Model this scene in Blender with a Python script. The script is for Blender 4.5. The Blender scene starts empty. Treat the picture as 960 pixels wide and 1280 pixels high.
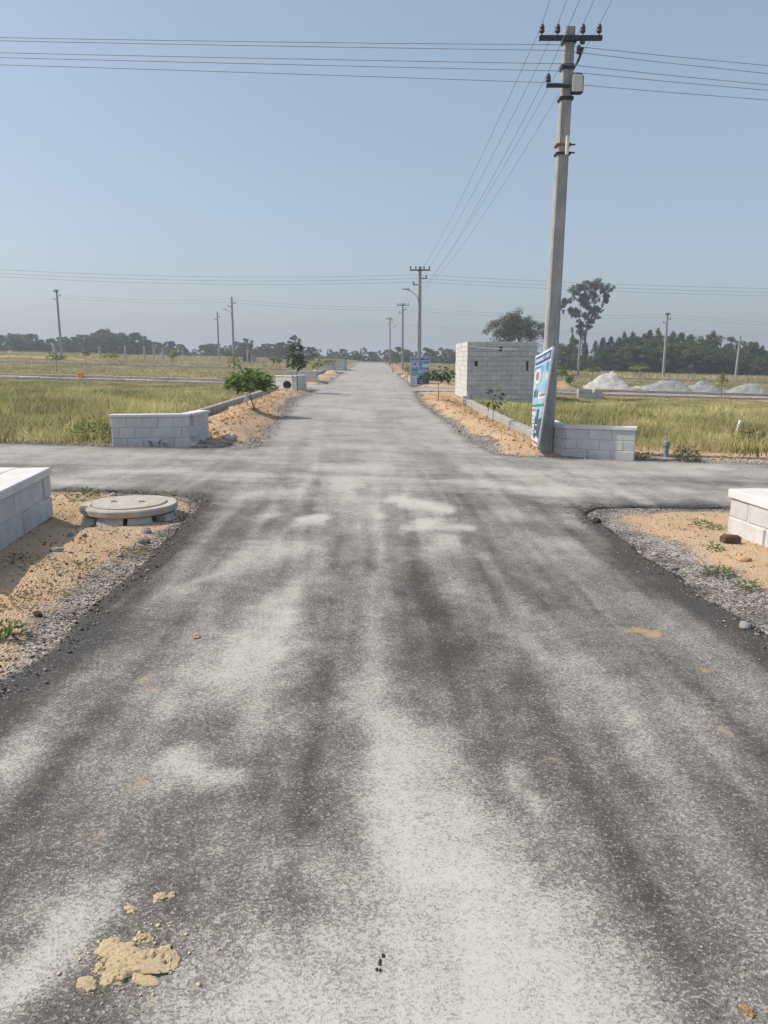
import bpy, math, random
import numpy as np
from mathutils import Vector, Matrix, Euler

# ------------------------------------------------------------------ camera, sky, sun, exposure
scene = bpy.context.scene
COL = scene.collection
PITCH = math.radians(11.2)
CAM_H = 1.6
FPX = 960.0
cam_d = bpy.data.cameras.new("camera")
cam = bpy.data.objects.new("camera", cam_d)
COL.objects.link(cam)
cam.location = (0, 0, CAM_H)
cam.rotation_euler = (math.radians(90) - PITCH, 0, 0)
cam_d.sensor_fit = 'VERTICAL'
cam_d.sensor_height = 36.0
cam_d.lens = 36.0 * FPX / 1280.0
cam_d.clip_end = 5000
cam_d.clip_start = 0.05
scene.camera = cam

SUN_EL = math.radians(47)
SUN_AZ = math.radians(-86)          # measured from +Y (ahead) clockwise; the sun stands to the left
world = bpy.data.worlds.new("World")
scene.world = world
world.use_nodes = True
wn = world.node_tree.nodes
wl = world.node_tree.links
wn.clear()
w_out = wn.new("ShaderNodeOutputWorld")
w_bg = wn.new("ShaderNodeBackground")
w_sky = wn.new("ShaderNodeTexSky")
w_sky.sky_type = 'NISHITA'
w_sky.sun_disc = False
w_sky.sun_elevation = SUN_EL
w_sky.sun_rotation = SUN_AZ
w_sky.altitude = 600
w_sky.air_density = 1.0
w_sky.dust_density = 4.6
w_sky.ozone_density = 1.0
w_bg.inputs[1].default_value = 0.118
w_veil = wn.new("ShaderNodeMix")            # even high haze veiling the clear sky
w_veil.data_type = 'RGBA'
w_veil.inputs["Factor"].default_value = 0.42
w_veil.inputs[7].default_value = (2.45, 2.92, 3.45, 1)
wl.new(w_sky.outputs[0], w_veil.inputs[6])
wl.new(w_veil.outputs[2], w_bg.inputs[0])
wl.new(w_bg.outputs[0], w_out.inputs[0])

sun_d = bpy.data.lights.new("sun", 'SUN')
sun_d.energy = 3.1
sun_d.angle = math.radians(0.6)
sun_d.color = (1.0, 0.905, 0.765)
sun = bpy.data.objects.new("sun", sun_d)
COL.objects.link(sun)
_sv = Vector((math.sin(SUN_AZ) * math.cos(SUN_EL), math.cos(SUN_AZ) * math.cos(SUN_EL), math.sin(SUN_EL)))
sun.rotation_euler = (-_sv).to_track_quat('-Z', 'Y').to_euler()
sun.location = (0, 0, 60)

scene.view_settings.view_transform = 'Standard'
scene.view_settings.look = 'None'
scene.view_settings.gamma = 1
scene.view_settings.exposure = 0.54
scene.cycles.max_bounces = 6
scene.cycles.volume_bounces = 0
HAZE = 0.0016

rnd = random.Random(7)
rng = np.random.default_rng(7)

# ------------------------------------------------------------------ terrain
CY = np.array([-30., 3.5, 8, 13, 17, 28, 42, 68, 130])
CX = np.array([0.9, 0.28, 0.12, -0.12, -0.36, -0.86, -0.8, -1.15, -2.0])
CW = np.array([2.1, 2.12, 2.08, 2.12, 2.14, 2.2, 2.2, 2.2, 2.2])


def T(x, y):
    return -0.027 * np.clip(x, -60, 60) + 0.010 * np.clip(np.asarray(y) - 15.0, 0, 120)


def G(px, py):
    """point of the terrain seen at a pixel of the 960x1280 photograph"""
    xc = (px - 480) / FPX
    yc = (640 - py) / FPX
    d = (xc, math.cos(PITCH) + yc * math.sin(PITCH), -math.sin(PITCH) + yc * math.cos(PITCH))
    t = 0.5
    while t < 300:
        x, y, z = d[0] * t, d[1] * t, CAM_H + d[2] * t
        if z <= float(T(x, y)):
            return x, y
        t += 0.01 if t < 30 else 0.1
    return x, y


def Zat(py, y):
    yc = (640 - py) / FPX
    return CAM_H + y * (-math.sin(PITCH) + yc * math.cos(PITCH)) / (math.cos(PITCH) + yc * math.sin(PITCH))


def Xat(px, y, z):
    zc = y * math.cos(PITCH) - (z - CAM_H) * math.sin(PITCH)
    return (px - 480) / FPX * zc


def _hash(ix, iy, s):
    v = np.sin(ix * 127.1 + iy * 311.7 + s * 74.7) * 43758.5453
    return v - np.floor(v)


def vnoise(x, y, s=0):
    x = np.asarray(x, float)
    y = np.asarray(y, float)
    ix, iy = np.floor(x), np.floor(y)
    fx, fy = x - ix, y - iy
    fx = fx * fx * (3 - 2 * fx)
    fy = fy * fy * (3 - 2 * fy)
    a, b = _hash(ix, iy, s), _hash(ix + 1, iy, s)
    c, d = _hash(ix, iy + 1, s), _hash(ix + 1, iy + 1, s)
    return (a * (1 - fx) + b * fx) * (1 - fy) + (c * (1 - fx) + d * fx) * fy


def fbm(x, y, s=0, o=4):
    t, a, n = 0, 0.5, 0
    for k in range(o):
        t = t + a * vnoise(x * 2 ** k, y * 2 ** k, s + k)
        n += a
        a *= 0.5
    return t / n


def smin(a, b, k):
    h = np.clip(0.5 + 0.5 * (b - a) / k, 0, 1)
    return b * (1 - h) + a * h - k * h * (1 - h)


def sst(a, b, v):
    t = np.clip((v - a) / (b - a), 0, 1)
    return t * t * (3 - 2 * t)


def road_sdf(x, y):
    x = np.asarray(x, float)
    y = np.asarray(y, float)
    main = np.maximum(np.abs(x - np.interp(y, CY, CX)) - np.interp(y, CY, CW), y - 125)
    c1 = np.abs(y - 11.12) - 2.22
    c2 = np.abs(y - 38.4) - 1.75
    c3 = np.abs(y - 68.0) - 2.0
    d = smin(smin(smin(main, c1, 1.1), c2, 1.3), c3, 1.5)
    return d + (fbm(x * 1.7, y * 1.7, 3, 3) - 0.5) * 0.16


MOUNDS = [  # x, y, rx, ry, h : heaps of loose earth
    (-3.45, 15.6, .8, .9, .22), (-3.3, 17.2, .6, 1.2, .12), (-3.6, 19.5, .5, 1.6, .16), (-3.9, 23, .5, 2, .14), (-3.9, 27, .5, 2, .12),
    (-3.9, 31, .5, 1.6, .14), (2.6, 16.2, .45, 1.1, .10), (2.35, 19, .5, 1.5, .10), (2.2, 23, .5, 2, .10), (2.1, 26.5, .4, 1.5, .10),
    (3.1, 13.45, .4, .15, .06), (3.75, 13.1, .35, .14, .07),
    (-2.95, 7.30, .36, .34, -.10), (-2.55, 7.05, .4, .25, -.05),
    (2.5, 41.3, .6, .6, .22), (3.6, 41.5, .9, .6, .32), (1.5, 43.5, .5, 1.2, .25), (9.2, 41.2, 1.0, .7, .75), (8.0, 41.3, .8, .6, .35),
    (-3.9, 45, .5, 2.5, .12), (-4.0, 52, .5, 3, .14), (-4.0, 60, .5, 3, .22), (1.6, 50, .4, 3, .2), (1.6, 58, .4, 3, .2),
    (-36, 74, 1.6, .8, .45), (-31.5, 74.5, 1.2, .8, .4), (-33.8, 74, 1.4, .7, .4), (-29, 74.5, 1.4, .7, .35),
]


def ground_off(x, y, d):
    """height of the ground over the plain terrain; d is the distance to the road edge"""
    x = np.asarray(x, float)
    y = np.asarray(y, float)
    rise = sst(0.05, 0.75, d)
    o = -0.022 - .012 * sst(20, 40, y) + rise * (0.05 + 0.07 * (fbm(x * 1.1, y * 1.1, 11, 3) - 0.4))
    o = o + sst(0.1, 0.4, d) * (0.035 + .05 * ((y > 13.3) & (y < 36) & (np.abs(x) < 4.7))) * (fbm(x * 5, y * 5, 5, 4) - 0.5)
    for mx, my, rx, ry, h in MOUNDS:
        q = ((x - mx) / rx) ** 2 + ((y - my) / ry) ** 2
        o = o + np.where(q < 6, h * np.exp(-q) * (0.25 + 1.5 * fbm(x * 2.6, y * 2.6, 21, 5)), 0) * sst(0.0, 0.4, d)
    return o


def GZ(x, y):
    return float(T(x, y) + ground_off(x, y, road_sdf(x, y)))


# ------------------------------------------------------------------ mesh helpers
def np_mesh(name, V, F, col=None, smooth=False):
    V = np.ascontiguousarray(V, dtype=np.float32).reshape(-1, 3)
    F = np.ascontiguousarray(F, dtype=np.int32)
    n = F.shape[1]
    me = bpy.data.meshes.new(name)
    me.vertices.add(len(V))
    me.vertices.foreach_set("co", V.ravel())
    me.loops.add(F.size)
    me.loops.foreach_set("vertex_index", F.ravel())
    me.polygons.add(len(F))
    me.polygons.foreach_set("loop_start", np.arange(0, F.size, n, dtype=np.int32))
    if smooth:
        me.polygons.foreach_set("use_smooth", np.ones(len(F), dtype=bool))
    me.update(calc_edges=True)
    if col is not None:
        a = me.color_attributes.new("Col", 'FLOAT_COLOR', 'POINT')
        c = np.ones((len(V), 4), np.float32)
        c[:, :3] = np.asarray(col)[:, :3]
        a.data.foreach_set("color", c.ravel())
    return me


class MB:
    def __init__(self):
        self.v, self.f, self.m = [], [], []

    def add(self, vs, fs, mi=0):
        b = len(self.v)
        self.v += [tuple(p) for p in vs]
        for f in fs:
            self.f.append([i + b for i in f])
            self.m.append(mi)
        return self

    def box(self, x0, x1, y0, y1, z0, z1, M=None, mi=0):
        vs = [Vector(p) for p in ((x0, y0, z0), (x1, y0, z0), (x1, y1, z0), (x0, y1, z0), (x0, y0, z1), (x1, y0, z1), (x1, y1, z1), (x0, y1, z1))]
        if M is not None:
            vs = [M @ p for p in vs]
        return self.add(vs, [(0, 3, 2, 1), (4, 5, 6, 7), (0, 1, 5, 4), (1, 2, 6, 5), (2, 3, 7, 6), (3, 0, 4, 7)], mi)

    def bbox(self, x0, x1, y0, y1, z0, z1, b=0.01, M=None, mi=0):
        """box with chamfered vertical and top edges"""
        def ring(i, z):
            return [(x0 + i + b, y0 + i, z), (x1 - i - b, y0 + i, z), (x1 - i, y0 + i + b, z), (x1 - i, y1 - i - b, z),
                    (x1 - i - b, y1 - i, z), (x0 + i + b, y1 - i, z), (x0 + i, y1 - i - b, z), (x0 + i, y0 + i + b, z)]
        vs = ring(b, z0) + ring(0, z0 + b) + ring(0, z1 - b) + ring(b, z1)
        vs = [Vector(p) for p in vs]
        if M is not None:
            vs = [M @ p for p in vs]
        fs = [tuple(range(7, -1, -1)), tuple(range(24, 32))]
        for k in range(3):
            for i in range(8):
                j = (i + 1) % 8
                fs.append((k * 8 + i, k * 8 + j, k * 8 + 8 + j, k * 8 + 8 + i))
        return self.add(vs, fs, mi)

    def tube(self, pts, r, n=6, cap=True, mi=0):
        pts = [Vector(p) for p in pts]
        rs = r if isinstance(r, (list, tuple)) else [r] * len(pts)
        rings = []
        for i, p in enumerate(pts):
            d = (pts[min(i + 1, len(pts) - 1)] - pts[max(i - 1, 0)]).normalized()
            u = d.cross(Vector((0, 0, 1)))
            if u.length < 1e-3:
                u = Vector((1, 0, 0))
            u.normalize()
            w = d.cross(u)
            rings.append([p + (u * math.cos(2 * math.pi * k / n) + w * math.sin(2 * math.pi * k / n)) * rs[i] for k in range(n)])
        fs = []
        for i in range(len(pts) - 1):
            for k in range(n):
                l = (k + 1) % n
                fs.append((i * n + k, i * n + l, i * n + n + l, i * n + n + k))
        if cap:
            fs.append(tuple(range(n - 1, -1, -1)))
            fs.append(tuple((len(pts) - 1) * n + k for k in range(n)))
        return self.add([p for rg in rings for p in rg], fs, mi)

    def lathe(self, prof, n=16, c=(0, 0, 0), M=None, mi=0):
        vs, fs = [], []
        for r, z in prof:
            for k in range(n):
                a = 2 * math.pi * k / n
                p = Vector((c[0] + r * math.cos(a), c[1] + r * math.sin(a), c[2] + z))
                vs.append(M @ p if M is not None else p)
        for i in range(len(prof) - 1):
            for k in range(n):
                l = (k + 1) % n
                fs.append((i * n + k, i * n + l, i * n + n + l, i * n + n + k))
        fs.append(tuple(range(n - 1, -1, -1)))
        fs.append(tuple((len(prof) - 1) * n + k for k in range(n)))
        return self.add(vs, fs, mi)

    def mesh(self, name, smooth=False):
        me = bpy.data.meshes.new(name)
        me.from_pydata(self.v, [], self.f)
        if any(self.m):
            me.polygons.foreach_set("material_index", self.m)
        if smooth:
            me.polygons.foreach_set("use_smooth", [True] * len(me.polygons))
        me.update()
        return me


def link(name, me, mat=None, parent=None, loc=(0, 0, 0), rot=(0, 0, 0), scale=(1, 1, 1)):
    o = bpy.data.objects.new(name, me)
    COL.objects.link(o)
    o.location, o.rotation_euler, o.scale = loc, rot, scale
    if mat is not None and me is not None and len(me.materials) == 0:
        for m in (mat if isinstance(mat, (list, tuple)) else [mat]):
            me.materials.append(m)
    if parent is not None:
        o.parent = parent
    return o


def part(name, mb, mat, parent, smooth=False, **k):
    return link(name, mb.mesh(name, smooth), mat, parent, **k)


def tag(o, label, cat, group=None):
    o["label"] = label
    o["category"] = cat
    if group:
        o["group"] = group
    return o


def thing(name, label, cat, loc=(0, 0, 0), rotz=0.0, group=None):
    o = link(name, None, loc=loc, rot=(0, 0, rotz))
    o.empty_display_size = 0.2
    return tag(o, label, cat, group)


def kind(o, k):
    o["kind"] = k
    return o


# ------------------------------------------------------------------ materials
class NT:
    def __init__(self, name, rough=0.9, spec=0.2, world=False):
        self.world = world
        self.mat = bpy.data.materials.new(name)
        self.mat.use_nodes = True
        self.nt = self.mat.node_tree
        self.b = self.nt.nodes["Principled BSDF"]
        self.b.inputs["Roughness"].default_value = rough
        self.b.inputs["Specular IOR Level"].default_value = spec
        self.tc = None

    def n(self, t, **k):
        nd = self.nt.nodes.new(t)
        for a, v in k.items():
            setattr(nd, a, v)
        return nd

    def l(self, a, b):
        self.nt.links.new(a, b)

    def co(self):
        if self.tc is None:
            self.tc = self.n("ShaderNodeNewGeometry").outputs["Position"] if self.world else self.n("ShaderNodeTexCoord").outputs["Object"]
        return self.tc

    def val(self, s, v):
        if hasattr(v, "is_output"):
            self.l(v, s)
        else:
            s.default_value = v

    def noise(self, scale, detail=4, rough=0.55, vec=None, dist=0.0):
        nd = self.n("ShaderNodeTexNoise")
        nd.inputs["Scale"].default_value = scale
        nd.inputs["Detail"].default_value = detail
        nd.inputs["Roughness"].default_value = rough
        nd.inputs["Distortion"].default_value = dist
        self.l(vec if vec is not None else self.co(), nd.inputs["Vector"])
        return nd.outputs["Fac"]

    def voro(self, scale, out="Color", vec=None):
        nd = self.n("ShaderNodeTexVoronoi")
        nd.inputs["Scale"].default_value = scale
        self.l(vec if vec is not None else self.co(), nd.inputs["Vector"])
        return nd.outputs[out]

    def math(self, op, a, b=0.5, c=0.5, clamp=False):
        nd = self.n("ShaderNodeMath", operation=op, use_clamp=clamp)
        self.val(nd.inputs[0], a)
        self.val(nd.inputs[1], b)
        if len(nd.inputs) > 2:
            self.val(nd.inputs[2], c)
        return nd.outputs[0]

    def mr(self, v, a, b, c=0.0, d=1.0, smooth=True):
        nd = self.n("ShaderNodeMapRange")
        nd.interpolation_type = 'SMOOTHSTEP' if smooth else 'LINEAR'
        self.val(nd.inputs["Value"], v)
        self.val(nd.inputs["From Min"], a)
        self.val(nd.inputs["From Max"], b)
        self.val(nd.inputs["To Min"], c)
        self.val(nd.inputs["To Max"], d)
        return nd.outputs[0]

    def mix(self, f, a, b, mode='MIX'):
        nd = self.n("ShaderNodeMix", data_type='RGBA', blend_type=mode)
        self.val(nd.inputs["Factor"], f)
        for s, v in ((nd.inputs[6], a), (nd.inputs[7], b)):
            if hasattr(v, "is_output"):
                self.l(v, s)
            else:
                s.default_value = (*v, 1) if len(v) == 3 else v
        return nd.outputs[2]

    def attr(self, name="Col"):
        nd = self.n("ShaderNodeAttribute")
        nd.attribute_name = name
        return nd

    def sep(self, c):
        nd = self.n("ShaderNodeSeparateColor")
        self.l(c, nd.inputs[0])
        return nd.outputs

    def rand(self):
        return self.n("ShaderNodeObjectInfo").outputs["Random"]

    def bump(self, h, dist=0.01, strength=1.0):
        nd = self.n("ShaderNodeBump")
        nd.inputs["Distance"].default_value = dist
        nd.inputs["Strength"].default_value = strength
        self.l(h, nd.inputs["Height"])
        self.l(nd.outputs[0], self.b.inputs["Normal"])

    def out(self, c):
        if hasattr(c, "is_output"):
            self.l(c, self.b.inputs["Base Color"])
        else:
            self.b.inputs["Base Color"].default_value = (*c, 1)
        return self.mat


def m_plain(name, c, rough=0.7, var=0.25, scale=8, metal=0.0, bump=0.0, spec=0.3):
    m = NT(name, rough, spec)
    m.b.inputs["Metallic"].default_value = metal
    f = m.mr(m.noise(scale, 5), 0.3, 0.7)
    col = m.mix(f, tuple(x * (1 - var) for x in c), tuple(min(1, x * (1 + var)) for x in c))
    if bump:
        m.bump(m.noise(scale * 6, 4), bump)
    return m.out(col)


def m_asphalt():
    m = NT("dusty_asphalt", 0.85, 0.25)
    at = m.sep(m.attr().outputs["Color"])
    grain = m.sep(m.voro(150, "Color"))[0]
    grain2 = m.sep(m.voro(330, "Color"))[1]
    g = m.math('MULTIPLY_ADD', grain, 0.6, m.math('MULTIPLY', grain2, 0.4))
    patch = m.noise(1.3, 6, 0.65, dist=0.4)
    fine = m.noise(9, 6, 0.7)
    fin2 = m.noise(38, 4, 0.7)
    d = m.math('ADD', at[0], m.math('MULTIPLY', m.math('SUBTRACT', patch, 0.5), 0.40))
    d = m.math('ADD', d, m.math('MULTIPLY', m.math('SUBTRACT', m.noise(3.7, 7, 0.72, dist=0.8), 0.5), 0.45))
    d = m.math('ADD', d, m.math('MULTIPLY', m.math('SUBTRACT', fine, 0.5), 0.65))
    d = m.math('ADD', d, m.math('MULTIPLY', m.math('SUBTRACT', fin2, 0.5), 0.60))
    d = m.math('SUBTRACT', d, m.math('MULTIPLY', at[2], 0.75))
    d = m.mr(d, -0.15, 1.30, 0.0, 1.0, smooth=False)
    th = m.math('SUBTRACT', 0.92, m.math('MULTIPLY', d, 0.72))
    v = m.mr(g, m.math('SUBTRACT', th, 0.25), m.math('ADD', th, 0.25))
    tint = m.noise(0.9, 4)
    dark = m.mix(m.mr(tint, 0.38, 0.62), (0.068, 0.057, 0.050), (0.066, 0.065, 0.065))
    dark = m.mix(d, dark, (0.27, 0.262, 0.25))
    dark = m.mix(m.mr(grain2, 0.78, 0.9), dark, (0.030, 0.028, 0.027))
    light = m.mix(d, (0.29, 0.275, 0.257), (0.475, 0.465, 0.44))
    c = m.mix(v, dark, light)
    c = m.mix(m.mr(grain, 0.955, 0.975, 0, 0.35), c, (0.50, 0.48, 0.45))
    tan = m.mr(m.math('ADD', at[1], m.math('ADD', m.math('MULTIPLY', m.math('SUBTRACT', fine, 0.5), 1.3), m.math('MULTIPLY', m.math('SUBTRACT', fin2, 0.5), 0.8))), 0.30, 0.85)
    c = m.mix(m.math('MULTIPLY', tan, 0.75), c, m.mix(fin2, (0.36, 0.24, 0.12), (0.50, 0.36, 0.20)))
    m.bump(m.math('MULTIPLY', m.math('ADD', m.voro(150, "Distance"), m.math('MULTIPLY', grain, 0.6)), m.math('SUBTRACT', 1.15, d)), 0.0045, 0.7)
    return m.out(c)


def m_ground():
    m = NT("earth", 0.95, 0.1)
    at = m.sep(m.attr().outputs["Color"])     # soil, gravel, green
    n1 = m.noise(0.35, 5)
    n2 = m.noise(2.5, 6, 0.65)
    n3 = m.noise(22, 5, 0.7)
    soil = m.mix(m.mr(n2, 0.3, 0.7), (0.54, 0.375, 0.235), (0.62, 0.47, 0.325))
    soil = m.mix(m.mr(n3, 0.42, 0.62), m.mix(0.5, soil, (0.37, 0.25, 0.155)), soil)
    soil = m.mix(m.mr(n1, 0.45, 0.7), soil, (0.55, 0.42, 0.28))
    n5 = m.noise(5.5, 6, 0.7)
    soil = m.mix(m.mr(n5, 0.54, 0.66, 0, 0.6), soil, (0.46, 0.265, 0.135))
    soil = m.mix(m.mr(n5, 0.46, 0.36, 0, 0.5), soil, (0.40, 0.345, 0.275))
    field = m.mix(m.mr(n2, 0.3, 0.7), (0.27, 0.20, 0.10), (0.36, 0.29, 0.15))
    field = m.mix(m.mr(n1, 0.35, 0.65), field, (0.20, 0.19, 0.075))
    field = m.mix(m.mr(n3, 0.35, 0.7), m.mix(0.45, field, (0.10, 0.08, 0.04)), field)
    vg = m.sep(m.voro(60, "Color"))
    grav = m.mix(m.mr(vg[0], 0.1, 0.95), (0.09, 0.082, 0.078), (0.46, 0.44, 0.42))
    grav = m.mix(m.mr(n2, 0.45, 0.6), grav, m.mix(0.6, grav, (0.06, 0.055, 0.05)))
    c = m.mix(m.mr(m.math('ADD', at[0], m.math('MULTIPLY', m.math('SUBTRACT', n2, 0.5), 0.8)), 0.35, 0.65), field, soil)
    c = m.mix(m.mr(m.math('ADD', at[1], m.math('MULTIPLY', m.math('SUBTRACT', n3, 0.5), 1.1)), 0.35, 0.65), c, grav)
    c = m.mix(m.mr(m.math('ADD', at[2], m.math('MULTIPLY', m.math('SUBTRACT', n2, 0.5), 0.9)), 0.5, 0.9, 0, 0.8), c, (0.13, 0.135, 0.045))
    n4 = m.noise(48, 5, 0.75)
    c = m.mix(m.mr(n4, 0.58, 0.68, 0, 0.45), c, m.mix(0.5, c, (0.07, 0.055, 0.04)))
    c = m.mix(m.mr(m.noise(75, 3, 0.6), 0.64, 0.72, 0, 0.6), c, (0.55, 0.50, 0.44))
    m.bump(m.math('ADD', m.math('ADD', m.math('MULTIPLY', n3, 0.30), m.math('MULTIPLY', n4, 0.55)), m.voro(60, "Distance")), 0.017, 0.8)
    return m.out(c)


def m_painted():
    m = NT("white_painted_blocks", 0.85, 0.2, True)
    n = m.noise(5, 6, 0.65)
    s = m.noise(28, 5, 0.7)
    c = m.mix(m.mr(n, 0.35, 0.65), (0.53, 0.53, 0.55), (0.63, 0.62, 0.615))
    c = m.mix(m.mr(s, 0.55, 0.70, 0, 0.6), c, (0.42, 0.40, 0.37))
    c = m.mix(m.mr(m.noise(2.2, 7, 0.72), 0.52, 0.68, 0, 0.55), c, (0.42, 0.385, 0.34))
    c = m.mix(m.math('MULTIPLY', m.rand(), 0.42), c, (0.44, 0.44, 0.455))
    c = m.mix(m.mr(m.noise(6.5, 7, 0.75), 0.56, 0.64, 0, 0.5), c, (0.66, 0.65, 0.64))
    m.bump(m.noise(40, 7, 0.8), 0.010, 0.9)
    return m.out(c)


def m_grey_block():
    m = NT("grey_cement_blocks", 0.92, 0.15, True)
    n = m.noise(4, 6, 0.65)
    c = m.mix(m.mr(n, 0.3, 0.7), (0.50, 0.51, 0.50), (0.64, 0.645, 0.635))
    c = m.mix(m.mr(m.rand(), 0.0, 1.0, 0, 0.5, smooth=False), c, (0.40, 0.405, 0.40))
    c = m.mix(m.mr(m.noise(1.7, 6, 0.7), 0.56, 0.70, 0, 0.5), c, (0.34, 0.33, 0.31))
    m.bump(m.noise(40, 7, 0.8), 0.010, 0.9)
    return m.out(c)


def m_leaf(name, c, hue=0.25, trans=0.35, use_attr=True):
    m = NT(name, 0.6, 0.25)
    a = m.attr().outputs["Color"] if use_attr else None
    base = m.mix(m.math('MULTIPLY', m.rand(), hue), c, tuple(x * y for x, y in zip(c, (1.5, 1.25, 0.9))))
    if use_attr:
        base = m.mix(1.0, base, a, 'MULTIPLY')
    m.out(base)
    tr = m.n("ShaderNodeBsdfTranslucent")
    m.l(base, tr.inputs["Color"])
    mx = m.n("ShaderNodeMixShader")
    mx.inputs[0].default_value = trans
    m.l(m.b.outputs[0], mx.inputs[1])
    m.l(tr.outputs[0], mx.inputs[2])
    o = m.nt.nodes["Material Output"]
    m.l(mx.outputs[0], o.inputs["Surface"])
    return m.mat


def m_concrete(name, a, b, sc=6, streak=0.0, dirt=0.0):
    m = NT(name, 0.9, 0.15)
    n = m.noise(sc, 6, 0.65)
    c = m.mix(m.mr(n, 0.3, 0.7), a, b)
    c = m.mix(m.mr(m.noise(sc * 7, 5, 0.7), 0.58, 0.75, 0, 0.5), c, tuple(x * 0.55 for x in a))
    if streak:
        mp = m.n("ShaderNodeMapping")
        mp.inputs["Scale"].default_value = (9, 9, .55)
        m.l(m.co(), mp.inputs["Vector"])
        c = m.mix(m.mr(m.noise(2.2, 5, 0.6, vec=mp.outputs[0]), 0.50, 0.70, 0, streak), c, tuple(x * 0.5 for x in a))
        c = m.mix(m.mr(m.noise(3.1, 4, 0.6, vec=mp.outputs[0]), 0.62, 0.74, 0, streak * .8), c, (0.50, 0.49, 0.47))
    if dirt:
        c = m.mix(m.mr(m.noise(3.2, 6, 0.7), 0.50, 0.66, 0, dirt), c, (0.44, 0.33, 0.22))
        c = m.mix(m.mr(m.noise(14, 6, 0.75), 0.56, 0.66, 0, dirt), c, (0.20, 0.18, 0.15))
    m.bump(m.noise(60, 5, 0.7), 0.006, 0.8)
    return m.out(c)


MAT = dict(
    road=m_asphalt(), ground=m_ground(), white=m_painted(), block=m_grey_block(),
    mortar=m_concrete("mortar", (0.46, 0.455, 0.45), (0.58, 0.57, 0.56), 10),
    mortar_grey=m_concrete("grey_mortar", (0.24, 0.24, 0.235), (0.34, 0.34, 0.33), 10),
    cap=m_concrete("whitewashed_cap", (0.58, 0.58, 0.58), (0.68, 0.67, 0.66), 4),
    conc=m_concrete("concrete", (0.40, 0.385, 0.36), (0.52, 0.50, 0.47)),
    conc_d=m_concrete("pole_concrete", (0.29, 0.292, 0.288), (0.40, 0.40, 0.395), 3, streak=.6),
    kerb=m_concrete("kerb_concrete", (0.30, 0.295, 0.285), (0.42, 0.41, 0.39), 4),
    cover=m_concrete("manhole_concrete", (0.37, 0.36, 0.32), (0.49, 0.475, 0.43), 9, dirt=.6),
    steel=m_plain("dark_steel", (0.045, 0.050, 0.058), 0.5, 0.3, 20, 0.6),
    galv=m_plain("galvanised_steel", (0.30, 0.31, 0.32), 0.5, 0.2, 20, 0.5),
    porc=m_plain("dark_porcelain", (0.05, 0.045, 0.05), 0.25, 0.2, 20),
    wire=m_plain("aluminium_wire", (0.26, 0.27, 0.29), 0.5, 0.2, 2, 0.3),
    lens=m_plain("lamp_glass", (0.58, 0.57, 0.52), 0.25, 0.05, 6),
    black=m_plain("black_plastic", (0.015, 0.015, 0.016), 0.5),
    pvc=m_plain("white_pvc", (0.72, 0.72, 0.70), 0.5, 0.1),
    pipe=m_plain("blue_grey_pipe", (0.20, 0.27, 0.28), 0.6, 0.2),
    orange=m_plain("orange_paint", (0.62, 0.30, 0.05), 0.7, 0.2),
    rust=m_plain("rusty_iron", (0.22, 0.10, 0.05), 0.8, 0.4, 30),
    redroof=m_plain("red_tin", (0.36, 0.09, 0.08), 0.6, 0.2, 3),
    pinkwall=m_plain("pale_wall", (0.42, 0.40, 0.40), 0.9, 0.15, 3),
    bluewall=m_plain("dark_blue_wall", (0.10, 0.12, 0.17), 0.9, 0.2, 3),
    bark=m_plain("bark", (0.10, 0.085, 0.07), 0.9, 0.35, 9, bump=0.01),
    palebark=m_plain("pale_bark", (0.21, 0.19, 0.17), 0.9, 0.3, 4, bump=0.01),
    stem=m_plain("sapling_stem", (0.12, 0.09, 0.06), 0.9, 0.3, 20),
    leaf_sap=m_leaf("sapling_leaf", (0.105, 0.185, 0.036), 0.55, 0.35, False),
    leaf_gen=m_leaf("leaf", (1, 1, 1), 0.2, 0.3),
    grass=m_leaf("dry_grass", (1, 1, 1), 0.0, 0.35),
    stone=m_plain("grey_stone", (0.30, 0.285, 0.27), 0.9, 0.45, 14, bump=0.01),
    palestone=m_plain("pale_stone", (0.55, 0.53, 0.50), 0.9, 0.25, 14, bump=0.01),
    brown=m_plain("brown_stone", (0.10, 0.067, 0.048), 0.9, 0.3, 20, bump=0.01),
    clod=m_plain("yellow_sand", (0.70, 0.57, 0.37), 0.95, 0.22, 55, bump=0.003),
    redclod=m_plain("orange_sand", (0.50, 0.31, 0.155), 0.95, 0.2, 40, bump=0.003),
    tar=m_plain("tar_crumb", (0.03, 0.028, 0.027), 0.8, 0.3, 30),
    pile=m_plain("stone_dust", (0.40, 0.395, 0.38), 0.95, 0.25, 4, bump=0.03),
    pile2=m_plain("grey_chippings", (0.31, 0.325, 0.33), 0.95, 0.32, 12, bump=0.03),
    p_white=m_plain("print_white", (0.58, 0.63, 0.67), 0.5, 0.06, 3),
    p_navy=m_plain("print_navy", (0.035, 0.075, 0.27), 0.5, 0.15, 3),
    p_blue=m_plain("print_blue", (0.09, 0.24, 0.50), 0.5, 0.2, 3),
    p_sky=m_plain("print_sky", (0.27, 0.42, 0.52), 0.5, 0.2, 5),
    p_red=m_plain("print_red", (0.42, 0.13, 0.16), 0.5, 0.15, 5),
    p_green=m_plain("print_green", (0.03, 0.22, 0.15), 0.5, 0.15, 5),
    p_dark=m_plain("print_dark", (0.04, 0.07, 0.12), 0.5, 0.3, 8),
)

# ------------------------------------------------------------------ road surface
def axis(segs):
    out = []
    for a, b, s in segs:
        n = max(1, int(round((b - a) / s)))
        out += list(np.linspace(a, b, n, endpoint=False))
    out.append(segs[-1][1])
    return np.array(out)


def grow(a, b, s0, g):
    v, s = [a], s0
    while v[-1] < b:
        v.append(v[-1] + s)
        s *= g
    return np.array(v)


def S(*a):
    return a


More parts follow.
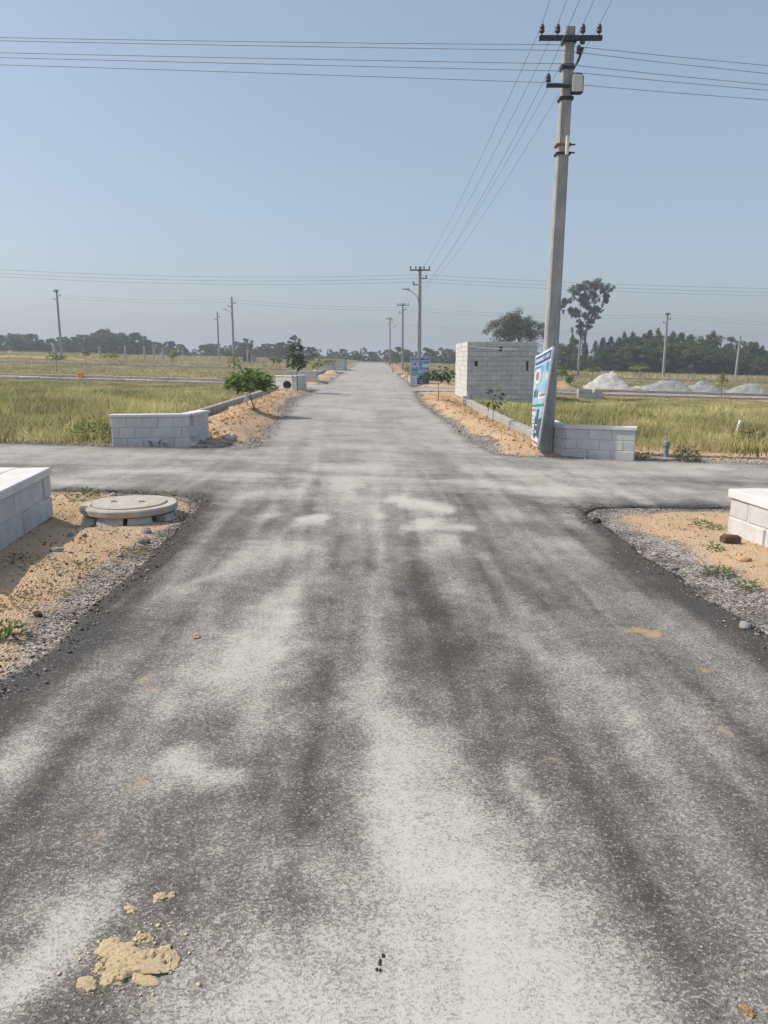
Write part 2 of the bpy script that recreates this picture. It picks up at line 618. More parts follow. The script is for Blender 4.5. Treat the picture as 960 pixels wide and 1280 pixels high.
# light dust on the road: strokes (photo px from, to, half width px, strength)
DUST = [
    (360, 1250, 620, 1270, 105, .55), (520, 1120, 640, 1200, 90, .35), (250, 1290, 400, 1200, 60, .25),
    (465, 900, 530, 1000, 50, .30), (500, 970, 560, 1120, 85, .65), (560, 1120, 590, 1290, 150, .95), (430, 1240, 420, 1300, 90, .8),
    (680, 1150, 700, 1290, 75, .75), (470, 800, 480, 940, 45, .30), (610, 1010, 650, 1090, 40, .6),
    (285, 820, 340, 800, 46, .95), (300, 850, 330, 780, 40, .75), (330, 760, 380, 720, 30, .5), (300, 700, 350, 680, 22, .65), (350, 690, 400, 683, 8, .6),
    (222, 950, 272, 962, 19, 1.25), (-10, 965, 25, 940, 30, .85), (10, 1250, 90, 1170, 32, .7), (80, 1170, 160, 1095, 30, .75), (-10, 1290, 30, 1230, 40, .55),
    (632, 955, 672, 1000, 11, 1.1), (590, 740, 660, 800, 25, .40), (660, 800, 760, 860, 35, .35), (640, 760, 700, 900, 30, .3),
    (378, 650, 404, 648, 6, 2.0), (505, 630, 560, 637, 5.5, 2.0), (488, 623, 508, 624, 3.5, 1.7), (510, 660, 585, 657, 5, 1.2), (545, 676, 570, 678, 6, .9),
    (330, 645, 345, 640, 8, .7), (310, 618, 370, 613, 6, .6), (420, 605, 440, 610, 10, .6), (480, 720, 490, 745, 18, .35),
    (230, 740, 260, 720, 10, .5), (190, 745, 230, 735, 8, .4), (140, 760, 230, 690, 4, .5),
    (620, 640, 720, 650, 9, .45), (640, 612, 720, 616, 6, .5), (660, 670, 700, 680, 14, .4), (560, 600, 640, 606, 6, .5),
    (250, 600, 330, 596, 5, .5), (120, 590, 230, 588, 4, .5), (60, 598, 120, 606, 3, .5), (390, 585, 480, 583, 5, .5), (430, 640, 470, 640, 8, .4),
    (580, 585, 700, 592, 4, .6), (720, 590, 880, 592, 4, .65), (730, 605, 860, 612, 3, .5), (780, 582, 900, 584, 3, .6), (690, 606, 790, 620, 4, .5),
    (820, 1260, 930, 1290, 60, .35), (730, 1040, 800, 1150, 20, .2), (860, 900, 930, 960, 40, .15), (540, 690, 620, 720, 25, .22),
    (200, 880, 260, 870, 20, .25), (470, 860, 470, 640, 10, .25), (240, 1070, 300, 1030, 25, .25), (180, 1010, 210, 1000, 14, .2),
]
TAN = [  # yellowish sand dusting
    (183, 846, 196, 843, 5, .9), (190, 855, 208, 857, 5, .7), (185, 875, 200, 878, 6, .6), (160, 980, 185, 975, 12, .55), (95, 1045, 120, 1048, 10, .5), (205, 1120, 220, 1122, 9, .6),
    (790, 786, 822, 793, 5, 1.3), (800, 787, 812, 790, 3, .8), (878, 842, 896, 845, 4, 1.2), (680, 945, 690, 948, 6, .6), (930, 1265, 945, 1270, 6, .7), (240, 795, 250, 797, 5, .8), (160, 1195, 190, 1190, 40, .45),
    (60, 850, 120, 830, 16, .35), (760, 830, 900, 900, 22, .32), (700, 760, 860, 800, 18, .25), (600, 860, 760, 1000, 20, .22), (890, 880, 950, 960, 30, .25),
    (250, 640, 480, 690, 14, .15), (500, 690, 720, 760, 24, .2), (120, 553, 240, 556, 3, .5),
]
DARK = [
    (-30, 930, 140, 800, 45, .35), (820, 830, 980, 930, 30, .3),
    (520, 740, 560, 830, 45, .30), (620, 900, 720, 1010, 35, .22), (760, 960, 900, 1230, 45, .22), (380, 1010, 420, 1080, 45, .22), (300, 1160, 340, 1060, 70, .12),
    (-20, 860, 200, 690, 26, .55), (190, 690, 250, 620, 16, .40), (730, 640, 800, 720, 12, .45), (790, 700, 960, 830, 30, .45), (100, 920, 60, 1060, 70, .22),
    (330, 1000, 400, 900, 60, .22), (500, 690, 640, 860, 25, .14), (90, 640, 240, 632, 5, .5), (740, 634, 905, 634, 4, .5), (860, 603, 970, 606, 3, .55),
    (345, 590, 365, 615, 3, .3), (385, 580, 405, 620, 3, .3), (905, 600, 870, 630, 3, .3),
    (0, 585, 100, 590, 4, .25), (640, 625, 730, 628, 8, .25), (220, 628, 260, 605, 10, .3),
]


def strokes_world(lst):
    out = []
    for x0, y0, x1, y1, r, s in lst:
        a, b = G(x0, y0), G(x1, y1)
        my = (y0 + y1) / 2
        mx = (x0 + x1) / 2
        c = G(mx, my)
        zc = c[1] * math.cos(PITCH) + 1.6 * math.sin(PITCH)
        up = G(mx, my - r)
        dn = G(mx, my + r)
        lat = r / FPX * zc
        lon = max(lat, (up[1] - dn[1]) / 2) if my < 900 else (up[1] - dn[1]) / 2
        out.append((a, b, lat, lon, s))
    return out


def stroke_field(X, Y, lst, wob=0.35):
    tot = np.zeros_like(X)
    wx = (fbm(X * 2.3, Y * 2.3, 31, 4) - 0.5)
    wy = (fbm(X * 2.3, Y * 2.3, 47, 4) - 0.5)
    w2x = (fbm(X * 7, Y * 7, 33, 3) - 0.5)
    w2y = (fbm(X * 7, Y * 7, 49, 3) - 0.5)
    for (ax, ay), (bx, by), lat, lon, s in strokes_world(lst):
        k = lat / lon
        px, py = X + (wx * 3.0 + w2x * 1.6) * min(lat, .12), (Y + (wy * 3.0 + w2y * 1.6) * min(lon, .16)) * k
        ay_, by_ = ay * k, by * k
        vx, vy = bx - ax, by_ - ay_
        t = np.clip(((px - ax) * vx + (py - ay_) * vy) / (vx * vx + vy * vy + 1e-9), 0, 1)
        q = np.sqrt((px - ax - t * vx) ** 2 + (py - ay_ - t * vy) ** 2) / lat
        tot = tot + s * (0.82 if by < 2.9 or ay < 2.9 else .72) * np.exp(-(q / 1.05) ** 2)
    return tot


def build_road():
    xs_r = grow(2.9, 70, 0.06, 1.055)
    xs = np.concatenate([-xs_r[::-1], np.linspace(-2.9, 2.9, 110)[1:-1], xs_r])
    ys = np.concatenate([grow(-6, -0.05, 0.25, 1.0)[:-1], np.arange(0.0, 9.0, 0.055), grow(9.0, 128, 0.06, 1.018)])
    X, Y = np.meshgrid(xs, ys)
    dx = np.gradient(xs)[None, :] * np.ones_like(X)
    dy = np.gradient(ys)[:, None] * np.ones_like(X)
    h = np.maximum(dx, dy)
    d = road_sdf(X, Y)
    inside = d <= 0
    e = 0.02
    gx = (road_sdf(X + e, Y) - road_sdf(X - e, Y)) / (2 * e)
    gy = (road_sdf(X, Y + e) - road_sdf(X, Y - e)) / (2 * e)
    gl = np.maximum(np.hypot(gx, gy), 0.3)
    near = (~inside) & (d < 1.5 * h)
    X2 = np.where(near, X - gx / gl ** 2 * d, X)
    Y2 = np.where(near, Y - gy / gl ** 2 * d, Y)
    ok = inside | near
    rows, cols = X.shape
    idx = np.arange(rows * cols).reshape(rows, cols)
    f_ok = ok[:-1, :-1] & ok[1:, :-1] & ok[:-1, 1:] & ok[1:, 1:]
    f_in = inside[:-1, :-1] | inside[1:, :-1] | inside[:-1, 1:] | inside[1:, 1:]
    sel = f_ok & f_in
    F = np.stack([idx[:-1, :-1][sel], idx[:-1, 1:][sel], idx[1:, 1:][sel], idx[1:, :-1][sel]], 1)
    Z2 = T(X2, Y2) + 0.012 * (fbm(X2 * 0.8, Y2 * 0.8, 9, 3) - 0.5)
    # attributes
    dust = stroke_field(X2, Y2, DUST)
    dust = dust * (0.40 + 1.25 * fbm(X2 * 2.6, Y2 * 1.6, 51, 5)) + 0.21
    far = sst(9, 18, Y2)
    cross = sst(7.5, 10.5, Y2)
    streak_x = fbm(X2 * 0.35, Y2 * 2.6, 61, 4)
    streak_y = fbm((X2 - np.interp(Y2, CY, CX)) * 4.5, Y2 * 0.22, 71, 4)
    dust = dust + 0.24 * cross * (1 - far) * sst(0.40, 0.66, streak_x) + 0.16 * cross
    dust = dust + 0.34 * far + 0.45 * far * (fbm(X2 * 0.55, Y2 * 0.9, 63, 5) - 0.48) + 0.40 * far * (fbm(X2 * 1.1, Y2 * 1.9, 65, 4) - 0.5)
    dust = dust + (1 - cross * 0.5) * 0.62 * (streak_y - 0.5)
    dust = dust + 0.55 * (fbm(X2 * 1.3, Y2 * 0.9, 81, 5) - 0.5) + 0.30 * (fbm(X2 * 5, Y2 * 4, 87, 3) - 0.5)
    xr = X2 - np.interp(Y2, CY, CX)
    dust = dust + 0.42 * (fbm(xr * 16, Y2 * 0.35, 89, 3) - 0.5) * sst(18, 8, Y2) * (0.4 + fbm(X2 * .7, Y2 * .5, 90, 2))
    for t0, amp, ph in ((-0.95, .16, 0.), (-0.72, .12, .4), (0.70, .14, 1.1), (0.92, -.16, 1.5), (0.15, -.14, 2.2), (-0.2, .12, 3.0), (1.25, .14, 3.6), (-1.35, -.12, 4.4)):
        tr_ = xr - t0 - .10 * np.sin(Y2 * .45 + ph) - .03 * np.sin(Y2 * 1.3 + ph * 2)
        dust = dust + amp * 1.5 * np.exp(-(tr_ / .055) ** 2) * (.35 + .9 * fbm(X2 * 2, Y2 * .8, 92, 3)) * sst(17, 7, Y2)
    dust = dust + 0.20 * (sst(-0.8, -0.1, -np.abs(X2 - np.interp(Y2, CY, CX))) * sst(24, 10, Y2)) * 0.3
    xr2 = X2 - np.interp(Y2, CY, CX)
    lines = fbm(xr2 * 9 + .25 * np.sin(Y2 * .8), Y2 * .30, 131, 4)
    nearw = sst(13, 7, Y2)
    dust = np.where(dust > .5, .5 + (1 - np.exp(-(dust - .5) * 1.3)) * .80, dust)
    dust = dust + nearw * (.46 * (lines - .5) + .34 * (fbm(X2 * 3.4 + 2 * lines, Y2 * 2.2, 133, 5) - .5))
    dust = dust + .11 * sst(6.5, 9.0, Y2) + .16 * sst(6.5, 8.5, Y2) * (1 - far) * (fbm(X2 * .8, Y2 * 5.5, 135, 5) - .35) + .05 * nearw
    dark = stroke_field(X2, Y2, DARK) + 0.45 * sst(-0.32, -0.03, d + 0.25 * (fbm(X2 * 3, Y2 * 3, 85, 3) - 0.5)) * (1 - 0.4 * sst(25, 45, Y2))
    tan = stroke_field(X2, Y2, TAN)
    C = np.stack([np.clip(dust, 0, 1.3), np.clip(tan, 0, 1), np.clip(dark, 0, 1)], -1).reshape(-1, 3)
    V = np.stack([X2, Y2, Z2], -1).reshape(-1, 3)
    used = np.unique(F)
    remap = -np.ones(len(V), int)
    remap[used] = np.arange(len(used))
    V, C, F = V[used], C[used], remap[F]
    # skirt down the border
    E = np.concatenate([F[:, [0, 1]], F[:, [1, 2]], F[:, [2, 3]], F[:, [3, 0]]])
    key = np.sort(E, 1)
    _, inv, cnt = np.unique(key[:, 0] * 10 ** 7 + key[:, 1], return_inverse=True, return_counts=True)
    B = E[cnt[inv] == 1]
    bv = np.unique(B)
    low = dict(zip(bv, range(len(V), len(V) + len(bv))))
    Vl = V[bv].copy()
    Vl[:, 2] -= 0.09
    V = np.concatenate([V, Vl])
    C = np.concatenate([C, C[bv]])
    F = np.concatenate([F, [[b, a, low[a], low[b]] for a, b in B]])
    me = np_mesh("road", V, F, C, smooth=False)
    o = link("road", me, MAT['road'])
    kind(o, 'structure')


build_road()

# ------------------------------------------------------------------ ground sheet
KERB_L = [(-4.62, 14.75), (-4.55, 20), (-4.52, 27), (-4.5, 32.6)]
KERB_R = [(3.16, 15.3), (3.05, 19), (2.95, 24), (2.88, 27.5)]


def build_ground():
    xr = np.concatenate([np.arange(0, 5.4, 0.09), grow(5.4, 900, 0.10, 1.075)])
    xs = np.concatenate([-xr[::-1], xr[1:]])
    ys = np.concatenate([-grow(0, 120, 0.6, 1.25)[::-1][:-1], np.arange(0, 9.2, 0.09), grow(9.2, 1400, 0.09, 1.019)])
    X, Y = np.meshgrid(xs, ys)
    d = road_sdf(X, Y)
    Z = T(X, Y) + ground_off(X, Y, d)
    nz = fbm(X * 0.8, Y * 0.8, 91, 4)
    nb = fbm(X * 0.15, Y * 0.15, 93, 4)
    soil = sst(2.6, 1.0, d + 1.2 * (nz - 0.5))
    left_far = (X < -4.55) & (Y > 13.3)
    soil = np.where(left_far, sst(0.9, 0.2, d + 0.9 * (nz - 0.5)), soil)
    right_far = (X > 3.0) & (Y > 13.3) & (Y < 35)
    soil = np.where(right_far, np.maximum(soil * 0.9, sst(0.56, 0.68, nb) * 0.8), soil)
    soil = np.where(Y > 60, np.maximum(soil * 0.5, sst(0.58, 0.68, nb) * 0.4), soil)
    soil = np.maximum(soil, np.where((np.abs(X) < 6) & (Y < 8.9), 0.95, 0))
    for mx, my, rx, ry, h in MOUNDS:
        soil = np.maximum(soil, np.exp(-(((X - mx) / rx) ** 2 + ((Y - my) / ry) ** 2) * 0.9) * (1.2 if my < 60 else .8))
    grav = sst(0.55, 0.10, d + 0.9 * (nz - 0.5)) * np.where(Y > 13.3, 0.8, 0.85)
    grav = np.maximum(grav, sst(0.75, 0.2, d + 0.8 * (nz - 0.5)) * ((Y < 8.9) & (X > 0)) * 0.75)
    grav = np.maximum(grav, 0.40 * sst(1.0, 0.3, d + 1.2 * (nz - 0.5)) * ((Y < 6.2) & (X < 0)))
    grav = np.where((X < 0) & (Y < 6.8), grav * .72, grav)
    grav = np.where((d > 0.5) & (Y > 13) & (Y < 34) & (np.abs(X) < 5), grav * 0.55, grav)
    green = sst(0.5, 0.66, fbm(X * 0.9, Y * 0.9, 97, 4)) * 0.7 * (d > 0.5)
    green = np.where((Y < 8.9), green * 0.75, green)
    green = np.where((np.abs(X) < 4.6) & (Y > 13.3) & (Y < 60), green * 0.25, green)
    C = np.stack([np.clip(soil, 0, 1), np.clip(grav, 0, 1), np.clip(green, 0, 1)], -1).reshape(-1, 3)
    V = np.stack([X, Y, Z], -1).reshape(-1, 3)
    r, c = X.shape
    idx = np.arange(r * c).reshape(r, c)
    F = np.stack([idx[:-1, :-1], idx[:-1, 1:], idx[1:, 1:], idx[1:, :-1]], -1).reshape(-1, 4)
    kind(link("ground", np_mesh("ground", V, F, C, smooth=True), MAT['ground']), 'structure')


build_ground()

# ------------------------------------------------------------------ block walls
_mb = MB().bbox(-0.5, 0.5, 0, 1, 0, 1, 0.0)
BLOCKS = {}


def block_mesh(L, t, h, mat, seed):
    key = (round(L, 2), round(t, 2), round(h, 2), mat.name, seed)
    if key not in BLOCKS:
        r = random.Random(hash((round(L, 2), seed)) & 0xffff)
        mb = MB().bbox(0, L, 0, t, 0, h, 0.009)
        mb.v = [(x + r.uniform(-.003, .003), y + r.uniform(-.003, .003), z + r.uniform(-.003, .003)) for x, y, z in mb.v]
        me = mb.mesh("block")
        me.materials.append(mat)
        BLOCKS[key] = me
    return BLOCKS[key]


def wall_seg(root, P, Q, t, z0, courses, ch, bl, bmat, mmat, cap=0.0, capmat=None, holes=(), top_slope=0.0, seed=0, over=0.02, skip=()):
    """blocks laid along P->Q, the body on the left of that direction; root is an Empty with an unrotated frame"""
    P, Q = Vector((*P, 0)), Vector((*Q, 0))
    base = Vector(root.location)
    L = (Q - P).length
    ang = math.atan2(Q.y - P.y, Q.x - P.x)
    R = Matrix.Rotation(ang, 4, 'Z')
    M = Matrix.Translation(Vector((P.x, P.y, z0)) - base) @ R
    r = random.Random(seed)
    j = 0.007
    core = MB()
    n = max(1, round(L / bl))
    bl = L / n
    for c in range(courses):
        z = c * ch
        cuts = [0.0] + [bl * (k + (0.5 if c % 2 else 0)) for k in range(0 if c % 2 else 1, n)] + [L]
        hs = [(a, b) for hc, a, b in holes if hc == c]
        spans = []
        for a, b in zip(cuts[:-1], cuts[1:]):
            pieces = [(a, b)]
            for ha, hb in hs:
                nxt = []
                for u, v in pieces:
                    if hb <= u or ha >= v:
                        nxt.append((u, v))
                    else:
                        if ha - u > 0.05:
                            nxt.append((u, ha))
                        if v - hb > 0.05:
                            nxt.append((hb, v))
                pieces = nxt
            spans += pieces
        for i, (u, v) in enumerate(spans):
            if (c, i) in skip:
                continue
            me = block_mesh(v - u - j, t, ch - j, bmat, r.randrange(4))
            o = link("block", me, parent=root)
            off = Vector((u + j / 2 + r.uniform(-.003, .003), r.uniform(-.007, .007), z + j / 2))
            o.location = M @ off
            o.rotation_euler = (r.uniform(-.010, .010), r.uniform(-.006, .006), ang + r.uniform(-.008, .008))
        e = [0.02] + [q for h in hs for q in h] + [L - 0.02]
        for k in range(0, len(e), 2):
            core.box(e[k], e[k + 1], 0.012, t - 0.012, z, z + ch, M)
    if not skip:
        link("mortar", core.mesh("mortar"), mmat, root)
    if cap:
        cm = MB().bbox(-over, L + over, -over, t + over, courses * ch, courses * ch + cap, 0.008, M)
        link("coping", cm.mesh("coping"), capmat, root)


def wall(name, label, segs, courses, ch, bl, t, group, bmat=None, mmat=None, cap=0.05, sink=0.08, zbase=None, cat="wall"):
    x0, y0 = segs[0][0]
    z0 = (min(GZ(*p) for s in segs for p in s) if zbase is None else zbase) - sink
    root = thing(name, label, cat, (x0, y0, z0), 0, group)
    for i, (P, Q) in enumerate(segs):
        wall_seg(root, P, Q, t, z0, courses, ch, bl, bmat or MAT['white'], mmat or MAT['mortar'], cap + 0.003 * i if cap else 0, MAT['cap'], seed=i + courses + int(abs(x0) * 10))
    return root


WG = "white corner walls of the plots"
wall("block_wall", "white painted block wall at the left frame edge, nearest to the camera on that side",
     [((-2.92, 4.9), (-3.27, 7.43)), ((-3.58, 7.40), (-6.2, 7.30))], 2, 0.205, 0.40, 0.30, WG, cap=0.075, sink=0.0, zbase=float(T(-3.2, 7)) - .0)
wall("block_wall", "white painted block wall at the right frame edge with sunlit face, beside the sandy verge",
     [((3.40, 7.42), (3.66, 5.0)), ((6.4, 7.30), (3.72, 7.42))], 2, 0.185, 0.60, 0.30, WG, cap=0.085, sink=0.0, zbase=float(T(3.45, 7)) + .0)
wall("block_wall", "bluish white painted block wall in front of the tall grass, left far corner of the crossing",
     [((-4.74, 13.36), (-3.42, 13.53)), ((-3.39, 13.76), (-3.29, 14.5))], 3, 0.185, 0.26, 0.20, WG, cap=0.05, sink=0.02, zbase=float(T(-4, 13.5)) - .02)
wall("block_wall", "white painted block wall just right of the leaning concrete utility pole",
     [((3.12, 15.1), (3.10, 13.95)), ((3.10, 13.93), (3.22, 13.66)), ((3.23, 13.65), (4.34, 13.25))], 3, 0.18, 0.42, 0.20, WG, cap=0.055, sink=0.02, zbase=float(T(3.6, 13.5)) - .02)
wall("block_wall", "white block wall behind the thin tall sapling at the end of the left verge",
     [((-4.75, 34.0), (-3.75, 33.2)), ((-3.75, 33.22), (-3.5, 35.2))], 4, 0.17, 0.40, 0.20, WG, zbase=float(T(-4, 33.5)) + .0)
wall("block_wall", "white block wall across the second side road on the left, next to the white marker post",
     [((-5.3, 42.2), (-3.7, 42.2)), ((-3.7, 42.4), (-3.7, 44))], 4, 0.17, 0.40, 0.20, WG, zbase=float(T(-4, 42)) + .0)
wall("block_wall", "far white block wall between two saplings on the left verge",
     [((-5.2, 62.8), (-4.15, 62.6)), ((-4.15, 62.8), (-4.0, 65))], 5, 0.17, 0.40, 0.20, WG, zbase=float(T(-4, 63)) + .0)
wall("block_wall", "farthest white block wall where the left verge meets the third side road",
     [((-5.2, 71.3), (-3.6, 71.3)), ((-3.6, 71.5), (-3.5, 74))], 6, 0.17, 0.40, 0.20, WG, zbase=float(T(-4, 72)) + .0)
# unpainted stub on the right by the second side road
x0, y0 = 8.30, 33.2
root = thing("block_wall", "low unpainted grey block wall in front of the white stone dust heap", "wall", (x0, y0, GZ(x0, y0)))
wall_seg(root, (8.30, 33.2), (9.35, 33.2), 0.2, GZ(x0, y0) - 0.12, 3, 0.17, 0.4, MAT['block'], MAT['mortar_grey'], seed=3, holes=[(2, .62, .72), (1, .80, .88)])
wall_seg(root, (9.35, 33.2), (9.4, 35.0), 0.2, GZ(x0, y0) - 0.12, 3, 0.17, 0.4, MAT['block'], MAT['mortar_grey'], seed=4)


def room():
    bx, by = 3.13, 29.5
    ang = math.radians(6)
    z0 = float(T(4.3, 30)) - 0.10
    W, D, ch, n = 2.72, 4.4, 0.18, 13
    root = thing("block_room", "grey concrete block room without roof tiles, standing behind the right verge", "building", (bx, by, z0))
    c, s = math.cos(ang), math.sin(ang)
    A = (bx, by)
    B = (bx + W * c, by + W * s)
    Dp = (bx - 0.03, by + D)
    Cp = (B[0] - s * D, B[1] + c * D)
    wall_seg(root, A, B, 0.2, z0, n, ch, 0.40, MAT['block'], MAT['mortar_grey'], seed=2,
             holes=[(11, 1.22, 1.34), (8, 0.30, 0.42), (8, 2.30, 2.38), (7, 2.30, 2.38)])
    wall_seg(root, Dp, (A[0], A[1] + 0.21), 0.2, z0, n, ch, 0.40, MAT['block'], MAT['mortar_grey'], seed=5)
    mb = MB()
    mb.box(W - .2, W - 0.01, .21, D - .2, 0, n * ch - .004, Matrix.Rotation(ang, 4, 'Z'))
    mb.box(D * s + .17, W - 0.01, D - .2, D, 0, n * ch - .006, Matrix.Rotation(ang, 4, 'Z'))
    part("rear_walls", mb, MAT['block'], root)
    part("interior_shade_slab", MB().box(D * s + .18, W - .22, .23, D - .23, n * ch - .30, n * ch - .16, Matrix.Rotation(ang, 4, 'Z')), MAT['conc'], root)  # unseen slab added below the wall tops to keep the interior dark
    part("footing", MB().bbox(-0.16, 0.1, -.30, -.02, 0.05, .34, .01), MAT['conc'], root)
    part("cable", MB().tube([(0.02, -.012, n * ch - .17), (.9, -.02, n * ch - .25), (1.28, -.02, n * ch - .28), (1.9, -.0, n * ch - .27)], .011), MAT['pvc'], root)


room()

# ------------------------------------------------------------------ kerbs
def kerb(path, h, t, label, group, stone=0.6, mat=None, up=0.0):
    pts = [Vector((x, y, 0)) for x, y in path]
    x0, y0 = path[0]
    root = thing("kerb", label, "kerb", (x0, y0, GZ(x0, y0)), 0, group)
    meshes = []
    for k in range(3):
        mb = MB().bbox(-.5, .5, -t / 2, t / 2, -.15, h, 0.012)
        rr = random.Random(k)
        mb.v = [(x * stone * .985, y + rr.uniform(-.006, .006), z + rr.uniform(-.008, .008)) for x, y, z in mb.v]
        me = mb.mesh("kerb_stone")
        me.materials.append(mat or MAT['kerb'])
        meshes.append(me)
    r = random.Random(len(path) + int(x0 * 10))
    for a, b in zip(pts[:-1], pts[1:]):
        L = (b - a).length
        n = max(1, round(L / stone))
        ang = math.atan2(b.y - a.y, b.x - a.x)
        for k in range(n):
            p = a.lerp(b, (k + .5) / n)
            o = link("kerb_stone", meshes[r.randrange(3)], parent=root)
            o.location = (p.x - x0, p.y - y0, float(T(p.x, p.y)) + 0.03 + up - root.location.z)
            o.rotation_euler = (r.uniform(-.02, .02), r.uniform(-.008, .008), ang + r.uniform(-.012, .012))
            o.scale = (L / n / stone, 1, 1)
    return root


kerb(KERB_L, 0.20, 0.16, "grey concrete kerb between the grass field and the sapling verge on the left", "verge kerbs")
kerb(KERB_R, 0.20, 0.16, "grey concrete kerb between the grass field and the orange verge on the right", "verge kerbs")
kerb([(-27, 36.2), (-16, 36.25), (-5.2, 36.3)], 0.16, 0.18, "pale kerb line running across the left field beyond the tall grass", "side road kerbs", 1.0, mat=MAT["conc"], up=-.02)
kerb([(-26, 40.9), (-5.4, 40.9)], 0.10, 0.16, "second pale kerb line just beyond the first across the left field", "side road kerbs", 1.0, mat=MAT["conc"])
kerb([(3.4, 36.2), (8.3, 36.25), (27, 36.3)], 0.12, 0.18, "grey kerb line in front of the stone heaps on the right", "side road kerbs", 1.0, up=-.02)
kerb([(10.8, 40.7), (29, 40.7)], 0.12, 0.16, "kerb line right behind the side road at the foot of the stone heaps", "side road kerbs", 1.0)
kerb([(-36, 65.6), (-5.5, 65.6)], 0.14, 0.18, "distant kerb line across the left field in front of the fence posts", "side road kerbs", 1.5, mat=MAT["conc"], up=.0)
kerb([(4.5, 65.6), (36, 65.6)], 0.14, 0.18, "distant kerb line behind the stone heaps on the right", "side road kerbs", 1.5)
kerb([(-4.6, 45.5), (-4.7, 62)], 0.22, 0.16, "kerb along the left verge beyond the second side road", "verge kerbs", 0.9)

# ------------------------------------------------------------------ manhole
def manhole():
    x, y = -2.56, 7.60
    z = float(T(x, y)) - 0.075
    root = thing("manhole", "round grey concrete manhole with its lid, standing proud of the sandy left verge", "manhole", (x, y, z))
    for i in range(9):
        a0 = 2 * math.pi * i / 9 + .08
        a1 = 2 * math.pi * (i + 1) / 9 - .02 - (.07 if i % 3 == 1 else 0)
        n = 5
        vs = []
        rin, r0, r1 = .30, .455, .43
        for zz, rr in ((0, r0 + .03), (.125 - .01 * (i % 3), r1)):
            for k in range(n + 1):
                a = a0 + (a1 - a0) * k / n
                vs.append((rr * math.cos(a), rr * math.sin(a), zz))
            for k in range(n, -1, -1):
                a = a0 + (a1 - a0) * k / n
                vs.append((rin * math.cos(a), rin * math.sin(a), zz))
        m = 2 * (n + 1)
        fs = [tuple(range(m - 1, -1, -1)), tuple(range(m, 2 * m))] + [(k, (k + 1) % m, m + (k + 1) % m, m + k) for k in range(m)]
        part("collar_segment", MB().add(vs, fs), MAT['conc'], root)
    part("ring", MB().lathe([(.33, .125), (.455, .125), (.468, .135), (.468, .182), (.458, .194), (.375, .194), (.37, .17)], 40), MAT['cover'], root)
    cv = part("lid", MB().lathe([(.36, .128), (.36, .200), (.352, .207), (.15, .212), (.001, .213)], 40), MAT['cover'], root)
    for sx in (-1, 1):
        part("lifting_ring", MB().tube([(sx * .14 - .03, -.05, .208), (sx * .14 - .02, -.05, .222), (sx * .14 + .02, -.05, .222), (sx * .14 + .03, -.05, .208)], .006), MAT['rust'], cv)


manhole()

# ------------------------------------------------------------------ utility poles
def insulator(h=0.13, r=0.045):
    return [(r * .55, 0), (r, .012), (r * .95, h * .35), (r * .6, h * .42), (r * .95, h * .5), (r * .85, h * .78), (r * .5, h * .85), (r * .6, h), (r * .3, h * 1.04)]


INS_ME = MB().lathe(insulator(), 10).mesh("insulator", True)
INS_ME.materials.append(MAT['porc'])
INS_PIN = None


def utility_pole(label, x, y, h, wb=0.26, wt=0.16, lean=0.0, arm=True, lamp=0, detail=True, group="concrete utility poles", bracket=True, armw=0.62, name="utility_pole", rz=0.0, db=None):
    z = GZ(x, y)
    root = thing(name, label, "utility pole", (x, y, z), rz, group)
    def cx(zz):
        return lean * zz
    def ring(w, d, zz):
        w2, d2, b = w / 2, d / 2, w * .12
        c = cx(zz)
        return [(c - w2 + b, -d2, zz), (c + w2 - b, -d2, zz), (c + w2, -d2 + b, zz), (c + w2, d2 - b, zz), (c + w2 - b, d2, zz), (c - w2 + b, d2, zz), (c - w2, d2 - b, zz), (c - w2, -d2 + b, zz)]
    mb = MB()
    vs, N = [], 6
    for k in range(N + 1):
        t = k / N
        zz = -.4 + (h + .4) * t
        w = wb + (wt - wb) * t
        vs += ring(w, w * .9, zz)
    fs = [tuple(range(7, -1, -1)), tuple(N * 8 + k for k in range(8))]
    for k in range(N):
        for i in range(8):
            j = (i + 1) % 8
            fs.append((k * 8 + i, k * 8 + j, k * 8 + 8 + j, k * 8 + 8 + i))
    mb.add(vs, fs)
    part("shaft", mb, MAT['conc_d'], root)
    if arm:
        za = h - .2
        c = cx(za)
        w = wt / 2
        a = part("cross_arm", MB().box(c - armw, c + armw, -w - .075, -w - .012, za - .035, za + .035), MAT['steel'], root)
        part("clamp", MB().bbox(c - w - .03, c + w + .03, -w - .010, w + .02, za - .045, za + .045, .008), MAT['steel'], root)
        for px in (-.92, -.42, .38, .90):
            o = link("insulator", INS_ME, parent=root, loc=(c + px * armw, -w - .045, za + .075))
            part("pin", MB().tube([(0, 0, -.06), (0, 0, .03)], .010, 5), MAT['steel'], o)
    if bracket:
        for zz, sx in ((h - .95, -1), (h - .62, 1)):
            c = cx(zz)
            w = wt / 2 + .005
            part("bracket", MB().box(c + sx * w, c + sx * (w + .30), -.03, .03, zz - .025, zz + .025), MAT['steel'], root)
            o = link("insulator", INS_ME, parent=root, loc=(c + sx * (w + .25), 0, zz + .045))
    if lamp:
        zz = h - 1.55
        c = cx(zz)
        part("lamp_arm", MB().tube([(c + lamp * wt * .4, -wt * .6, zz - .3), (c + lamp * .15, -wt * .6, zz), (c + lamp * .45, -wt * .6, zz + .25), (c + lamp * .75, -wt * .6, zz + .36)], .022), MAT['galv'], root)
        part("lamp_head", MB().bbox(c + lamp * .75 - .20, c + lamp * .75 + .20, -wt * .6 - .07, -wt * .6 + .07, zz + .34, zz + .40, .015), MAT['galv'], root)
    return root


